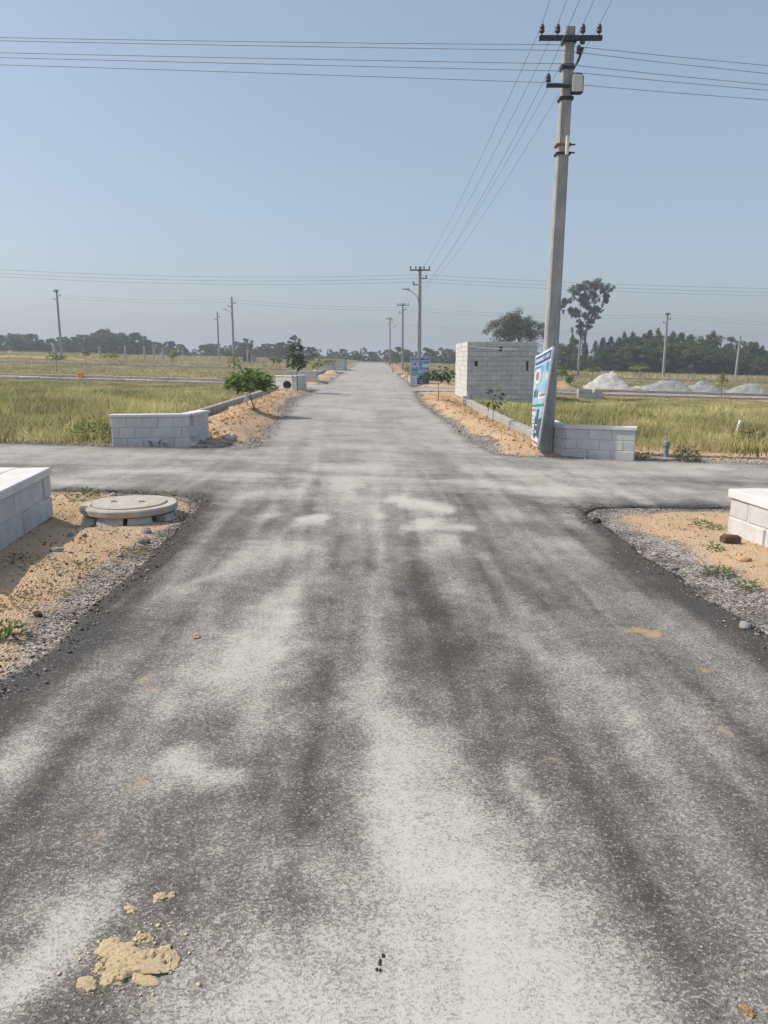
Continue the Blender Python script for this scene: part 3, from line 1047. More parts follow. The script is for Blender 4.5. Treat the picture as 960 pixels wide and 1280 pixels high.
# the near pole
PX, PY = 2.97, 14.12
PH = Zat(35, PY) - GZ(PX, PY)
PLEAN = (Xat(712, PY, Zat(35, PY)) - PX) / PH
near_pole = utility_pole("tall concrete utility pole leaning slightly beside the propped banner, nearest and largest", PX, PY, PH, 0.27, 0.17, PLEAN, True, 0, bracket=False, armw=0.52)
def np_at(z):
    return PLEAN * z
zb = near_pole.location.z
def nz(py):
    return Zat(py, PY - .1) - zb
# lower fittings of the near pole
z1 = nz(83)
part("clamp", MB().bbox(np_at(z1) - .115, np_at(z1) + .115, -.10, .10, z1 - .03, z1 + .05, .01), MAT['steel'], near_pole)
part("bracket", MB().tube([(np_at(z1) + .10, -.09, z1), (np_at(z1) + .16, -.11, z1 + .10), (np_at(z1) + .22, -.12, z1 + .28)], .022), MAT['steel'], near_pole)
link("insulator", INS_ME, parent=near_pole, loc=(np_at(z1) + .15, -.15, z1 + .17))
link("insulator", INS_ME, parent=near_pole, loc=(np_at(z1) + .21, -.12, z1 + .33))
z2 = nz(108)
part("bracket", MB().box(np_at(z2) - .36, np_at(z2) + .06, -.155, -.105, z2 - .025, z2 + .03), MAT['steel'], near_pole)
link("insulator", INS_ME, parent=near_pole, loc=(np_at(z2) - .33, -.13, z2 + .05))
z3 = nz(122)
part("clamp", MB().bbox(np_at(z3) - .12, np_at(z3) + .12, -.105, .105, z3 - .03, z3 + .03, .01), MAT['steel'], near_pole)
fl = part("floodlight", MB().bbox(np_at(z2) + .02, np_at(z2) + .24, -.26, -.16, z2 - .16, z2 + .16, .035), MAT['steel'], near_pole)
part("lens", MB().bbox(np_at(z2) + .04, np_at(z2) + .22, -.272, -.258, z2 - .135, z2 + .135, .02).__class__().bbox(np_at(z2) + .045, np_at(z2) + .215, -.275, -.2615, z2 - .13, z2 + .13, .004), MAT['lens'], fl)
z4 = nz(180)
part("clamp", MB().bbox(np_at(z4) - .13, np_at(z4) + .13, -.11, .11, z4 - .02, z4 + .02, .008), MAT['rust'], near_pole)
part("clamp", MB().bbox(np_at(z4) - .13, np_at(z4) + .13, -.11, .11, z4 - .16, z4 - .12, .008), MAT['steel'], near_pole)
part("switch_box", MB().bbox(np_at(z4) + .02, np_at(z4) + .07, -.16, -.112, z4 - .18, z4 + .12, .008), MAT['pvc'], near_pole)
for k in (0, -.13):
    part("bolt", MB().tube([(np_at(z4) + .12, -.05, z4 + k), (np_at(z4) + .20, -.05, z4 + k + .005)], .014), MAT['steel'], near_pole)

# the poles down the road and over the fields
def far_pole(label, px, py_top, y, h_ref=None, **k):
    z = Zat(py_top, y)
    x = Xat(px, y, z)
    return utility_pole(label, x, y, z - GZ(x, y), wb=.24, wt=.16, **k)


p2 = far_pole("concrete pole with cross arm and lamp arm rising behind the upright banner board", 525, 333, 43.0, lamp=-1, armw=.55)
p3 = far_pole("concrete pole with cross arm, second along the road beyond the banner board", 503.5, 379, 78.0, armw=.6)
p4 = far_pole("farthest concrete pole on the right of the road, with a lamp arm", 487.5, 397, 112.0, lamp=1, armw=.5)
p5 = far_pole("concrete pole standing in the left field behind a small round sapling", 70.5, 362, 81.0, lamp=0, armw=.25)
p6 = far_pole("thin concrete pole without cross arm in the left field, near the tree belt", 271.5, 390, 104.0, arm=False)
p7 = far_pole("concrete pole with a lamp arm to its left, behind the sapling in the left field", 289.5, 371, 79.0, arm=False, lamp=-1)
p8 = far_pole("pale concrete pole behind the middle stone heap in the right field", 834.5, 391, 77.7, armw=.22)
p9 = far_pole("slim leaning concrete pole between the two rightmost stone heaps and the wood", 924, 420, 87.0, arm=False, bracket=False, lean=.03)
p10 = far_pole("short pale post leaning in front of the tall eucalyptus", 724.5, 424, 74.5, arm=False, bracket=False, lean=.02)

# ------------------------------------------------------------------ overhead wires
def wire(label, pts, sag, group, r=0.008):
    path = []
    for i, (a, b) in enumerate(zip(pts[:-1], pts[1:])):
        a, b = Vector(a), Vector(b)
        s = sag[i] if isinstance(sag, (list, tuple)) else sag
        n = 18
        for k in range(n + (1 if i == len(pts) - 2 else 0)):
            t = k / n
            p = a.lerp(b, t)
            p.z -= 4 * s * t * (1 - t)
            path.append(p)
    me = MB().tube(path, r, 5).mesh("overhead_wire", True)
    return tag(link("overhead_wire", me, MAT['wire']), label, "wire", group)


CW_ = [(56.0, 56, 75, 47, 82), (63.0, 63, 0, 51, 92), (79.7, 79.7, 0, 66, 106), (88.7, 88.7, 0, 72, 113), (104, 104, 0, 81, 125)]
names = ["topmost", "second from the top", "middle", "fourth from the top", "lowest"]
for i, (py, a, b, pl, pr) in enumerate(CW_):
    y = 14.0 - .03 * i
    zc = Zat(py, y)
    xp = Xat(700, y, zc)
    zl = Zat(pl, y)            # where the wire leaves the picture on the left
    zr = Zat(pr, y)
    xl, xr = Xat(0, y, zl), Xat(960, y, zr)
    # left pole at x=-27, right pole at x=33 : choose sags so that the wire passes there
    LX, RX = -27.0, 33.0
    tl = (xp - xl) / (xp - LX)
    zL = zc + .72
    sl = (zc + (zL - zc) * tl - zl) / (4 * tl * (1 - tl))
    tr = (xr - xp) / (RX - xp)
    zR = zc - .7
    sr = (zc + (zR - zc) * tr - zr) / (4 * tr * (1 - tr))
    wire(names[i] + " of five wires crossing the sky at the near pole", [(LX, y, zL), (xp, y, zc), (RX, y, zR)], [sl, sr], "wires across the near pole", r=.0052)

pole_top = {}
def arm_pts(root, h, armw, lean=0.0, wt=.16):
    za = h - .2 + .21
    b = root.location
    return [Vector((b.x + lean * (h - .2) + q * armw, b.y - wt / 2 - .045, b.z + za)) for q in (-.92, -.42, .38, .90)]


def pole_h(root):
    return root.children[0].data.vertices[-1].co.z


aN = arm_pts(near_pole, PH, .52, PLEAN, .17)
a2, a3, a4 = arm_pts(p2, pole_h(p2), .55), arm_pts(p3, pole_h(p3), .6), arm_pts(p4, pole_h(p4), .5)
nm4 = ["leftmost", "second from the left", "third from the left", "rightmost"]
for i in range(4):
    wire(nm4[i] + " wire running from the near pole's cross arm down the road", [(aN[i].x - 2.7, -15.0, aN[i].z + .1), aN[i], a2[i], a3[i], a4[i]], [.55, .45, .5, .5], "wires along the road", r=.0048)
b = near_pole.location
wire("lone wire from the small left bracket of the near pole down the road", [(b.x + np_at(z1) + .21 - 2.5, -15, b.z + z1 + .6), (b.x + np_at(z2) - .33, b.y - .13, b.z + z2 + .22), (p2.location.x - .3, 43, a2[0].z - .75)], [.5, .45], "wires along the road", r=.0048)
for i, dz in enumerate((.0, -.22, -.42)):
    zz = Zat(343, 43) + dz * .9
    xx = p2.location.x
    wire(["upper", "middle", "lower"][i] + " wire crossing at the pole behind the banner board", [(-34, 43.2, zz + 1.35), (xx, 43.1 + .02 * i, zz), (40, 43.2, zz - .75)], [.62, .35], "wires across the second pole", r=.007)
for i, dz in enumerate((0, -.28)):
    z3_ = Zat(384, 78) + dz
    wire(["upper", "lower"][i] + " wire crossing far away between the field poles", [(p5.location.x, 80.8, Zat(368, 80.8) + dz), (p7.location.x, 78.9, Zat(374, 78.9) + dz), (p3.location.x, 77.8, z3_), (p8.location.x, 77.6, Zat(393, 77.6) + dz), (56, 78, Zat(409, 78) + dz)], [.3, .25, .35, .35], "wires across the third pole", r=.008)
wire("faint farthest wire low over the right field", [(p4.location.x, 112, Zat(405, 112)), (60, 112, Zat(418, 112))], .6, "wires across the third pole", r=.009)

# ------------------------------------------------------------------ banner boards
def patch(grid, u0, u1, v0, v1, off=0.004, n=3, wob=0, seed=0):
    """quad strip on the board between (u,v) limits, standing a little proud"""
    mb = MB()
    vs, fs = [], []
    r = random.Random(seed)
    for i in range(n + 1):
        for j in (0, 1):
            u = u0 + (u1 - u0) * i / n
            v = (v0, v1)[j]
            vs.append(grid(u, v + (r.uniform(-wob, wob) if wob else 0), off))
    for i in range(n):
        fs.append((i * 2, i * 2 + 2, i * 2 + 3, i * 2 + 1))
    return mb.add(vs, fs)


def board_mesh(grid, th=.03, n=8):
    mb = MB()
    vs, fs = [], []
    for off in (0, -th):
        for i in range(n + 1):
            for j in range(n + 1):
                vs.append(grid(i / n, j / n, off))
    k = (n + 1) ** 2
    def id_(i, j, s):
        return s * k + i * (n + 1) + j
    for i in range(n):
        for j in range(n):
            fs.append((id_(i, j, 0), id_(i + 1, j, 0), id_(i + 1, j + 1, 0), id_(i, j + 1, 0)))
            fs.append((id_(i, j, 1), id_(i, j + 1, 1), id_(i + 1, j + 1, 1), id_(i + 1, j, 1)))
    for i in range(n):
        fs.append((id_(i + 1, 0, 0), id_(i, 0, 0), id_(i, 0, 1), id_(i + 1, 0, 1)))
        fs.append((id_(i, n, 0), id_(i + 1, n, 0), id_(i + 1, n, 1), id_(i, n, 1)))
        fs.append((id_(0, i, 0), id_(0, i + 1, 0), id_(0, i + 1, 1), id_(0, i, 1)))
        fs.append((id_(n, i + 1, 0), id_(n, i, 0), id_(n, i, 1), id_(n, i + 1, 1)))
    return mb.add(vs, fs)


def print_on(root, grid):
    """the printed design: heading band, round red badge, texts too small to read, picture of a house"""
    def q(name, mat, *a, **k):
        part(name, patch(grid, *a, **k), MAT[mat], root)
    q("heading_band", 'p_navy', .03, .97, .885, .975)
    r = random.Random(4)
    u = .08
    mb = MB()
    while u < .9:                                   # heading letters (illegible in the photograph)
        w = r.uniform(.025, .055)
        if r.random() < .82:
            p = patch(grid, u, u + w, .905 + r.uniform(0, .012), .955 - r.uniform(0, .012), .007, 1)
            mb.add(p.v, p.f)
        u += w + .016
    kind(part("heading_text", mb, MAT['p_white'], root), 'stuff')
    q("picture_band", 'p_sky', .03, .97, .44, .87, n=4)
    q("slogan_bar", 'p_blue', .04, .44, .835, .86, off=.006)
    q("sky_picture", 'p_blue', .72, .95, .77, .86, off=.006)
    mb = MB()                                       # pale oval with the red badge on it
    for mat, ru, rv, off, nm in (('p_white', .17, .085, .006, "badge_ground"), ('p_red', .105, .052, .009, "badge")):
        vs = [grid(.24 + ru * math.cos(2 * math.pi * k / 20), .755 + rv * math.sin(2 * math.pi * k / 20), off) for k in range(20)]
        part(nm, MB().add(vs, [tuple(range(20))]), MAT[mat], root)
    q("brush_stroke", 'p_blue', .50, .58, .68, .84, off=.006)
    q("cloud_picture", 'p_white', .60, .95, .66, .75, off=.006, n=5, wob=.02, seed=3)
    q("picture_strip", 'p_blue', .48, .95, .575, .645, off=.006, n=5, wob=.01, seed=5)
    q("caption_bar", 'p_white', .42, .95, .50, .56, off=.006)
    q("red_caption", 'p_red', .50, .92, .52, .545, off=.009, n=6, wob=.006, seed=6)
    mb = MB()
    for k in range(6):
        p = patch(grid, .10 + k * .05, .125 + k * .05, .52, .60 + .02 * (k % 2), .006, 1)
        mb.add(p.v, p.f)
    part("large_lettering", mb, MAT['p_dark'], root)
    q("green_band", 'p_green', .03, .97, .415, .44, off=.006)
    q("left_panel", 'p_white', .04, .32, .07, .41, off=.005)
    q("red_heading", 'p_red', .06, .30, .365, .395, off=.008)
    mb = MB()
    for k in range(6):
        p = patch(grid, .07, .29 - .03 * (k % 3), .095 + k * .042, .11 + k * .042, .008, 2)
        mb.add(p.v, p.f)
    part("small_lines", mb, MAT['p_blue'], root)
    q("house_sky", 'p_sky', .34, .96, .28, .41, off=.005)
    q("house_picture", 'p_dark', .36, .96, .09, .29, off=.006, n=6, wob=.02, seed=8)
    q("house_tower", 'p_dark', .46, .66, .28, .385, off=.007)
    q("house_window", 'p_sky', .46, .66, .13, .16, off=.009)
    q("house_storey", 'p_white', .46, .66, .21, .222, off=.009)
    q("foot_band", 'p_red', .03, .97, .018, .045)


def leaning_banner():
    c = [Vector((2.79, 14.50, .14)), Vector((2.69, 13.46, .17)), Vector((2.90, 13.46, 1.90)), Vector((2.795, 14.50, 1.74))]
    zz = GZ(2.8, 14)
    def grid(u, v, off):
        a = c[0].lerp(c[1], u)
        b = c[3].lerp(c[2], u)
        p = a.lerp(b, v)
        n = (c[1] - c[0]).cross(c[3] - c[0]).normalized()
        p = p + n * (off + .012 * math.sin(3.1 * u + 4 * v)) - Vector((2.79, 14, 0))
        return p
    root = thing("banner_board", "tall printed advertising banner with a blue heading, propped against the leaning utility pole", "sign", (2.79, 14, zz))
    part("panel", board_mesh(grid), MAT['p_white'], root)
    print_on(root, grid)
    part("frame", MB().tube([grid(.0, 0, -.035), grid(0, 1, -.035)], .018).tube([grid(1, 0, -.035), grid(1, 1, -.035)], .018).tube([grid(0, .5, -.04), grid(1, .5, -.04)], .015), MAT['galv'], root)


leaning_banner()


def far_banner():
    y = 41.0
    z0 = Zat(483.5, y)
    x0, x1 = Xat(512.5, y, z0), Xat(537, y, z0)
    z1 = Zat(446, y)
    root = thing("banner_board", "small upright printed advertising board with a dark blue heading, below the second pole", "sign", (x0, y, z0))
    def grid(u, v, off):
        return Vector(((x1 - x0) * u, -off + .06 * u, (z1 - z0) * v))
    part("panel", board_mesh(grid, .03, 4), MAT['p_white'], root)
    print_on(root, grid)
    for u in (.04, .96):
        p = grid(u, 0, -.05)
        part("post", MB().tube([(p.x, p.y, -.35), (p.x, p.y, z1 - z0)], .02), MAT['galv'], root)


far_banner()

# ------------------------------------------------------------------ leaves, saplings and trees
def leaf_mesh(L, W, droop, name="leaf"):
    """one broad leaf along +X, folded along its midrib"""
    vs = [(0, 0, 0), (L * .3, W * .42, .02 * L - droop * .05 * L), (L * .7, W * .45, -droop * .25 * L), (L, 0, -droop * .62 * L),
          (L * .7, -W * .45, -droop * .25 * L), (L * .3, -W * .42, .02 * L - droop * .05 * L), (L * .35, 0, -.05 * L - droop * .05 * L), (L * .7, 0, -.05 * L - droop * .27 * L)]
    fs = [(0, 6, 1), (0, 5, 6), (1, 6, 7, 2), (6, 5, 4, 7), (2, 7, 3), (7, 4, 3)]
    return MB().add(vs, fs).mesh(name)


LEAVES = [leaf_mesh(.19, .10, d) for d in (.1, .4, .8)]
for me in LEAVES:
    me.materials.append(MAT['leaf_sap'])
m_young = m_leaf("young_leaf", (0.17, 0.20, 0.045), 0.4, 0.4, False)
m_darkleaf = m_leaf("dark_leaf", (0.045, 0.08, 0.025), 0.4, 0.35, False)


def sapling_leaves(n, rx, rz, cz, seed, shape="umbrella"):
    r = random.Random(seed)
    out = []
    for i in range(n):
        a = r.uniform(0, 2 * math.pi)
        if shape == "umbrella":
            q = math.sqrt(r.random())
            x, y = math.cos(a) * q * rx, math.sin(a) * q * rx
            top = rz * (1 - .55 * q * q) * (0.75 + .35 * math.sin(a * 3 + seed))
            bot = -rz * .55 * (1 - .5 * q)
            z = cz + r.uniform(bot, top)
        elif shape == "dense":
            q = r.random() ** .55
            x, y = math.cos(a) * q * rx, math.sin(a) * q * rx * .8
            z = cz + rz * (r.random() * (1.55 - .75 * q * q) - .75) + .05 * math.sin(5 * a)
        elif shape == "drooping":
            v = r.random()
            q = r.random() ** .6 * (1 - abs(v - .3)) * 1.1
            x, y, z = math.cos(a) * q * rx, math.sin(a) * q * rx, cz + (v - .45) * 2 * rz
        else:
            v = Vector((r.gauss(0, 1), r.gauss(0, 1), r.gauss(0, 1))).normalized() * r.random() ** .4
            x, y, z = v.x * rx, v.y * rx, cz + v.z * rz
        yaw = a + r.uniform(-.8, .8)
        pit = r.uniform(-.7, .35) + (.5 if z > cz + rz * .4 else 0)
        if shape == "dense":
            pit = r.uniform(-.6, 1.1) * (.5 + .6 * (z - cz + rz) / (2 * rz)) 
        out.append(((x, y, z), Euler((r.uniform(-.6, .6), -pit, yaw)), r.uniform(.75, 1.2)))
    return out


def stem_of(root, h, r0, bend, crown, seed, limbs=5):
    r = random.Random(seed)
    mb = MB()
    pts = [(-bend[0] * (1 - t) ** 1.5, -bend[1] * (1 - t) ** 1.5, -.06 + (h + .06) * t) for t in [k / 7 for k in range(8)]]
    b = pts[0]
    pts = [(x - b[0], y - b[1], z) for x, y, z in pts]
    mb.tube(pts, [r0 * (1 - .55 * k / 7) for k in range(8)], 6)
    top = Vector(pts[-1])
    for i in range(limbs):
        a = i * 2.4 + r.random()
        e = Vector((math.cos(a) * crown[0] * .6, math.sin(a) * crown[0] * .6, crown[1] * r.uniform(.2, .9)))
        s = Vector(pts[5 + i % 3])
        mb.tube([s, s.lerp(top + e, .5) + Vector((0, 0, .03)), top + e], [r0 * .4, r0 * .3, r0 * .15], 4)
    part("trunk", mb, MAT['stem'], root)
    return top


def sapling(label, x, y, h, rx, rz, n, shape="round", leaf=.19, mat=None, r0=.018, bend=(0, 0), seed=1, single=False, clear=None, group="saplings planted on the verges and plots"):
    root = thing("sapling", label, "sapling", (x, y, GZ(x, y)), 0, group)
    cz = h - rz
    top = stem_of(root, (clear if clear else cz), r0, bend, (rx, rz), seed)
    L = sapling_leaves(n, rx, rz, cz, seed, shape)
    s0 = leaf / .19
    if single:
        for (p, e, s) in L:
            o = link("leaf", LEAVES[rnd.randrange(3)], parent=root)
            o.location = Vector(p) + Vector((top.x, top.y, 0))
            o.rotation_euler = e
            o.scale = (s * s0,) * 3
        mb = MB()
        for (p, e, s) in sapling_leaves(260, rx * .92, rz * .85, cz - .03, seed + 50, shape):
            M = Matrix.Translation(Vector(p) + Vector((top.x, top.y, 0))) @ e.to_matrix().to_4x4() @ Matrix.Scale(s * s0 * .9, 4)
            src = LEAVES[rnd.randrange(3)]
            mb.add([M @ v.co for v in src.vertices], [tuple(f.vertices) for f in src.polygons])
        kind(part("inner_foliage", mb, MAT['leaf_sap'], root), 'stuff')
    else:
        mb = MB()
        for (p, e, s) in L:
            M = Matrix.Translation(Vector(p) + Vector((top.x, top.y, 0))) @ e.to_matrix().to_4x4() @ Matrix.Scale(s * s0, 4)
            src = LEAVES[rnd.randrange(3)]
            mb.add([M @ v.co for v in src.vertices], [tuple(f.vertices) for f in src.polygons])
        part("foliage", mb, mat or MAT['leaf_sap'], root)
    return root


x, y = G(320, 521)
sapling("broad leafy green sapling with a thin bent stem on the left verge, nearest sapling", x, y, 1.12, .56, .33, 298, "dense", .19, bend=(-.17, 0), seed=3, single=True, clear=.60)
x, y = G(372, 491)
sapling("tall thin sapling with drooping dark leaves before the white wall, left verge", x, y, 1.80, .34, .46, 165, "drooping", .23, m_darkleaf, seed=5, clear=1.35)
x, y = G(616, 538)
sapling("very small sapling with few leaves beside the right kerb", x, y, .82, .24, .18, 34, "drooping", .16, m_darkleaf, r0=.009, seed=8, clear=.6)
x, y = G(549, 507)
sapling("feathery sapling with horizontal leaf sprays standing at the corner of the grey block room", x - .0, 27.0, 1.12, .46, .26, 150, "umbrella", .20, m_leaf("spray_leaf", (0.055, 0.095, 0.045), 0.4, 0.3, False), r0=.012, seed=9, clear=.75)
for lab, px, pyt, pyb, yy, wpx, n, shp, mt in (
    ("pale tipped sapling on the left verge between the two far white walls", 396, 450, 466, 56, 17, 90, "round", m_young),
    ("wide pale topped sapling above the far white walls, left of the pair", 410, 446, 462, 63, 18, 110, "umbrella", m_young),
    ("wide pale topped sapling above the far white walls, right of the pair", 424, 444, 459, 72, 18, 110, "umbrella", m_young),
    ("pale tipped sapling in the left field in front of the lamp arm pole", 292, 440, 470, 44, 19, 110, "round", m_young),
    ("small sapling left of the one in front of the red roofed shed", 341, 445, 456, 74, 9, 60, "round", m_young),
    ("small sapling in the field beside the red roofed shed", 349, 447, 456, 75, 8, 60, "round", m_young),
    ("round sapling at the foot of the left field pole", 69, 439, 462, 46, 21, 120, "umbrella", MAT['leaf_sap']),
    ("thin sapling among the fence posts in the left field", 106, 433, 452, 62, 10, 60, "round", m_young),
    ("wide low sapling in front of the fence posts in the left field", 138, 440, 453, 66, 18, 110, "umbrella", m_young),
    ("sapling at the right end of the fence posts in the left field", 216, 439, 452, 70, 10, 60, "round", m_young),
    ("yellow green sapling just left of the upright banner board", 510, 451, 482, 46, 12, 70, "round", m_young),
    ("yellow leaved sapling at the foot of the second far pole", 491, 447, 462, 66, 13, 60, "umbrella", m_young),
    ("dark green sapling on the orange earth heap right of the utility pole", 703, 456, 478, 43.5, 18, 140, "round", MAT['leaf_sap']),
    ("smaller dark sapling in front of the orange earth heap right of the pole", 712, 468, 482, 40.9, 13, 90, "round", MAT['leaf_sap']),
    ("bushy sapling left of the white stone dust heap", 741, 455, 476, 48, 18, 120, "umbrella", m_young),
    ("wide flat sapling in front of the wood behind the stone heaps", 801, 456, 466, 66, 22, 90, "umbrella", m_young),
    ("pale flowering sapling between the grey chippings heaps", 904, 466, 492, 38.0, 11, 70, "round", m_young),
):
    zt = Zat(pyt, yy)
    xx = Xat(px, yy, zt)
    hh = zt - GZ(xx, yy)
    sc = yy / 960
    rz_ = min((pyb - pyt) * .30 * sc, hh * .48)
    sapling(lab, xx, yy, hh, wpx / 2 * sc, rz_, n, shp, max(.16, 3.6 * sc), mt, r0=.02, seed=int(px))


def rot_frames(n, r):
    """random orthogonal pairs"""
    a = r.normal(size=(n, 3))
    a /= np.linalg.norm(a, axis=1)[:, None]
    b = r.normal(size=(n, 3))
    b -= (a * b).sum(1)[:, None] * a
    b /= np.linalg.norm(b, axis=1)[:, None]
    return a, b


def leaf_cloud(blobs, per, leaf, r, base, var=.25, aspect=.55, flat=0.0):
    """blobs: (x,y,z,rx,rz); many small leaf faces spread through each clump"""
    Vs, Cs = [], []
    for bx, by, bz, rx, rz in blobs:
        n = max(6, int(per * (rx * rx * rz) ** (1 / 3.)))
        d = r.normal(size=(n, 3))
        d /= np.linalg.norm(d, axis=1)[:, None]
        d *= (r.random(n) ** .45)[:, None]
        P = np.array([bx, by, bz]) + d * np.array([rx, rx, rz])
        a, b = rot_frames(n, r)
        s = leaf * r.uniform(.6, 1.3, n)[:, None]
        a, b = a * s * .5, b * s * aspect * .5
        Vs.append(np.stack([P - a, P + b, P + a, P - b], 1))
        tone = np.array(base) * (1 + r.normal() * var * .6)
        tone = tone * np.array([1 + r.normal() * .10, 1, 1 + r.normal() * .10])
        c = np.clip(tone[None, :] * (1 + r.normal(size=(n, 1)) * var * .5), .008, .8)
        Cs.append(np.repeat(c[:, None, :], 4, 1))
    V = np.concatenate(Vs).reshape(-1, 3)
    C = np.concatenate(Cs).reshape(-1, 3)
    F = np.arange(len(V)).reshape(-1, 4)
    return V, F, C


def tree_proto(seed, kind_):
    r = np.random.default_rng(seed)
    rr = random.Random(seed)
    blobs = []
    mb = MB()
    if kind_ == "bushy":              # unit: height about 5.5, wide dome
        H, Rr = 5.5, 2.7
        mb.tube([(0, 0, -.3), (.05, 0, 1.0), (.1, .1, 2.4)], [.22, .17, .12], 7)
        for k in range(6):
            a = k * 1.05 + rr.random()
            mb.tube([(0.05, 0, 1.0 + .15 * k), (math.cos(a) * .9, math.sin(a) * .9, 2.4), (math.cos(a) * 1.7, math.sin(a) * 1.7, 3.2 + rr.random())], [.10, .06, .025], 5)
        for k in range(74):
            a, q = rr.uniform(0, 6.28), math.sqrt(rr.random())
            zz = rr.uniform(.0, 1)
            lim = math.sqrt(max(.05, 1 - ((zz - .38) / .66) ** 2))
            blobs.append((math.cos(a) * q * Rr * lim, math.sin(a) * q * Rr * lim, zz * (H - .5), rr.uniform(.40, .75), rr.uniform(.30, .5)))
        base = [(.088, .118, .034), (.070, .104, .036), (.120, .124, .042)][seed % 3]
        V, F, C = leaf_cloud(blobs, 165, .30, r, base)
        bark = MAT['bark']
    elif kind_ == "casuarina":        # slender pointed tree, height about 6
        H = 6.2
        mb.tube([(0, 0, -.3), (0.03, 0, 3), (0, .02, 5.8)], [.12, .08, .015], 6)
        for k in range(16):
            zz = .8 + 4.6 * k / 16
            a = k * 2.4
            L = 1.1 * (1 - .7 * k / 16)
            mb.tube([(0, 0, zz), (math.cos(a) * L * .6, math.sin(a) * L * .6, zz + .35), (math.cos(a) * L, math.sin(a) * L, zz + .5)], [.035, .02, .008], 4)
        for k in range(58):
            t = (k + rr.random()) / 58
            zz = .5 + 5.5 * t
            w = 1.4 * (1 - t) ** .6 * (0.5 + .65 * rr.random())
            a = rr.uniform(0, 6.28)
            blobs.append((math.cos(a) * w * .75, math.sin(a) * w * .75, zz, .22 + .30 * (1 - t), .30 + .2 * rr.random()))
        V, F, C = leaf_cloud(blobs, 130, .26, r, [(.078, .116, .034), (.108, .120, .036), (.066, .100, .036)][seed % 3], aspect=.35)
        bark = MAT['bark']
    elif kind_ == "loose":            # open, taller tree with clear limbs
        H = 6.5
        mb.tube([(0, 0, -.3), (.1, 0, 1.6), (.0, .1, 3.4), (.15, 0, 5.0)], [.17, .13, .09, .04], 7)
        for k in range(9):
            a = k * 2.3 + rr.random()
            z0 = 1.6 + .32 * k
            e = (math.cos(a) * 1.5, math.sin(a) * 1.5, z0 + 1.3)
            mb.tube([(0.05, 0, z0), (math.cos(a) * .7, math.sin(a) * .7, z0 + .7), e], [.07, .045, .015], 5)
            for q in range(3):
                blobs.append((e[0] * rr.uniform(.6, 1.1), e[1] * rr.uniform(.6, 1.1), e[2] + rr.uniform(-.3, .5), rr.uniform(.4, .6), rr.uniform(.25, .4)))
        blobs.append((.1, 0, 5.6, .6, .5))
        V, F, C = leaf_cloud(blobs, 150, .26, r, (.090, .108, .048))
        bark = MAT['palebark']
    elif kind_ == "shrub":
        mb.tube([(0, 0, -.2), (0, 0, .6), (.1, 0, 1.1)], [.08, .05, .02], 5)
        for k in range(22):
            a, q = rr.uniform(0, 6.28), math.sqrt(rr.random())
            blobs.append((math.cos(a) * q * 1.5, math.sin(a) * q * 1.0, rr.uniform(.15, 1.5 - .8 * q * q), rr.uniform(.3, .5), rr.uniform(.25, .4)))
        V, F, C = leaf_cloud(blobs, 120, .24, r, [(.080, .090, .036), (.062, .080, .034)][seed % 2])
        bark = MAT['bark']
    tm = mb.mesh("trunk", True)
    tm.materials.append(bark)
    cm = np_mesh("crown", V, F, C)
    cm.materials.append(MAT['leaf_gen'])
    return tm, cm


PROTO = {k: [tree_proto(s, k) for s in ss] for k, ss in dict(bushy=(1, 2, 3, 4, 5), casuarina=(11, 12, 13, 14), loose=(21, 22), shrub=(31, 32, 33)).items()}
HREF = dict(bushy=5.4, casuarina=6.3, loose=6.3, shrub=1.7)


def tree(kind_, x, y, h, label, group, name="tree", wide=1.0):
    tm, cm = PROTO[kind_][rnd.randrange(len(PROTO[kind_]))]
    s = h / HREF[kind_]
    z = GZ(x, y) - .05
    o = thing(name, label, "shrub" if name == "shrub" else "tree", (x, y, z), rnd.uniform(0, 6.28), group)
    o.scale = (s * wide, s * wide, s)
    link("trunk", tm, parent=o)
    link("crown", cm, parent=o)
    return o


MARKS = [(-200, "left frame edge"), (70, "left field pole"), (271, "thin field pole"), (290, "lamp arm pole"), (372, "tall thin sapling"), (470, "end of the road"), (525, "upright banner board"),
         (571, "block room's left corner"), (690, "near utility pole"), (735, "tall eucalyptus"), (834, "pale pole by the heaps"), (922, "slim leaning pole")]
ORD = ["first", "second", "third", "fourth", "fifth", "sixth", "seventh", "eighth", "ninth", "tenth", "eleventh", "twelfth", "thirteenth", "fourteenth", "fifteenth", "sixteenth", "seventeenth", "eighteenth", "nineteenth", "twentieth"]


def belt(profile, y0, step, kinds, label, group, jitter=5, wide=1.0, dh=0.0, name="tree"):
    count = {}
    xs_, ts_ = zip(*profile)
    px = xs_[0]
    while px <= xs_[-1]:
        y = y0 + rnd.uniform(-jitter, jitter)
        q = px + rnd.uniform(-.3, .3) * step
        top = np.interp(q, xs_, ts_) + rnd.uniform(-3.0, 4.0) + dh
        z = Zat(top, y)
        x = Xat(q, y, z)
        h = z - GZ(x, y)
        if h > .5:
            mk = [m for m in MARKS if m[0] <= q][-1][1]
            k = count[mk] = count.get(mk, -1) + 1
            tree(rnd.choice(kinds), x, y, h, label + ", " + ORD[k] + " right of the " + mk, group, name, wide * (rnd.uniform(.9, 1.2)))
        px += step


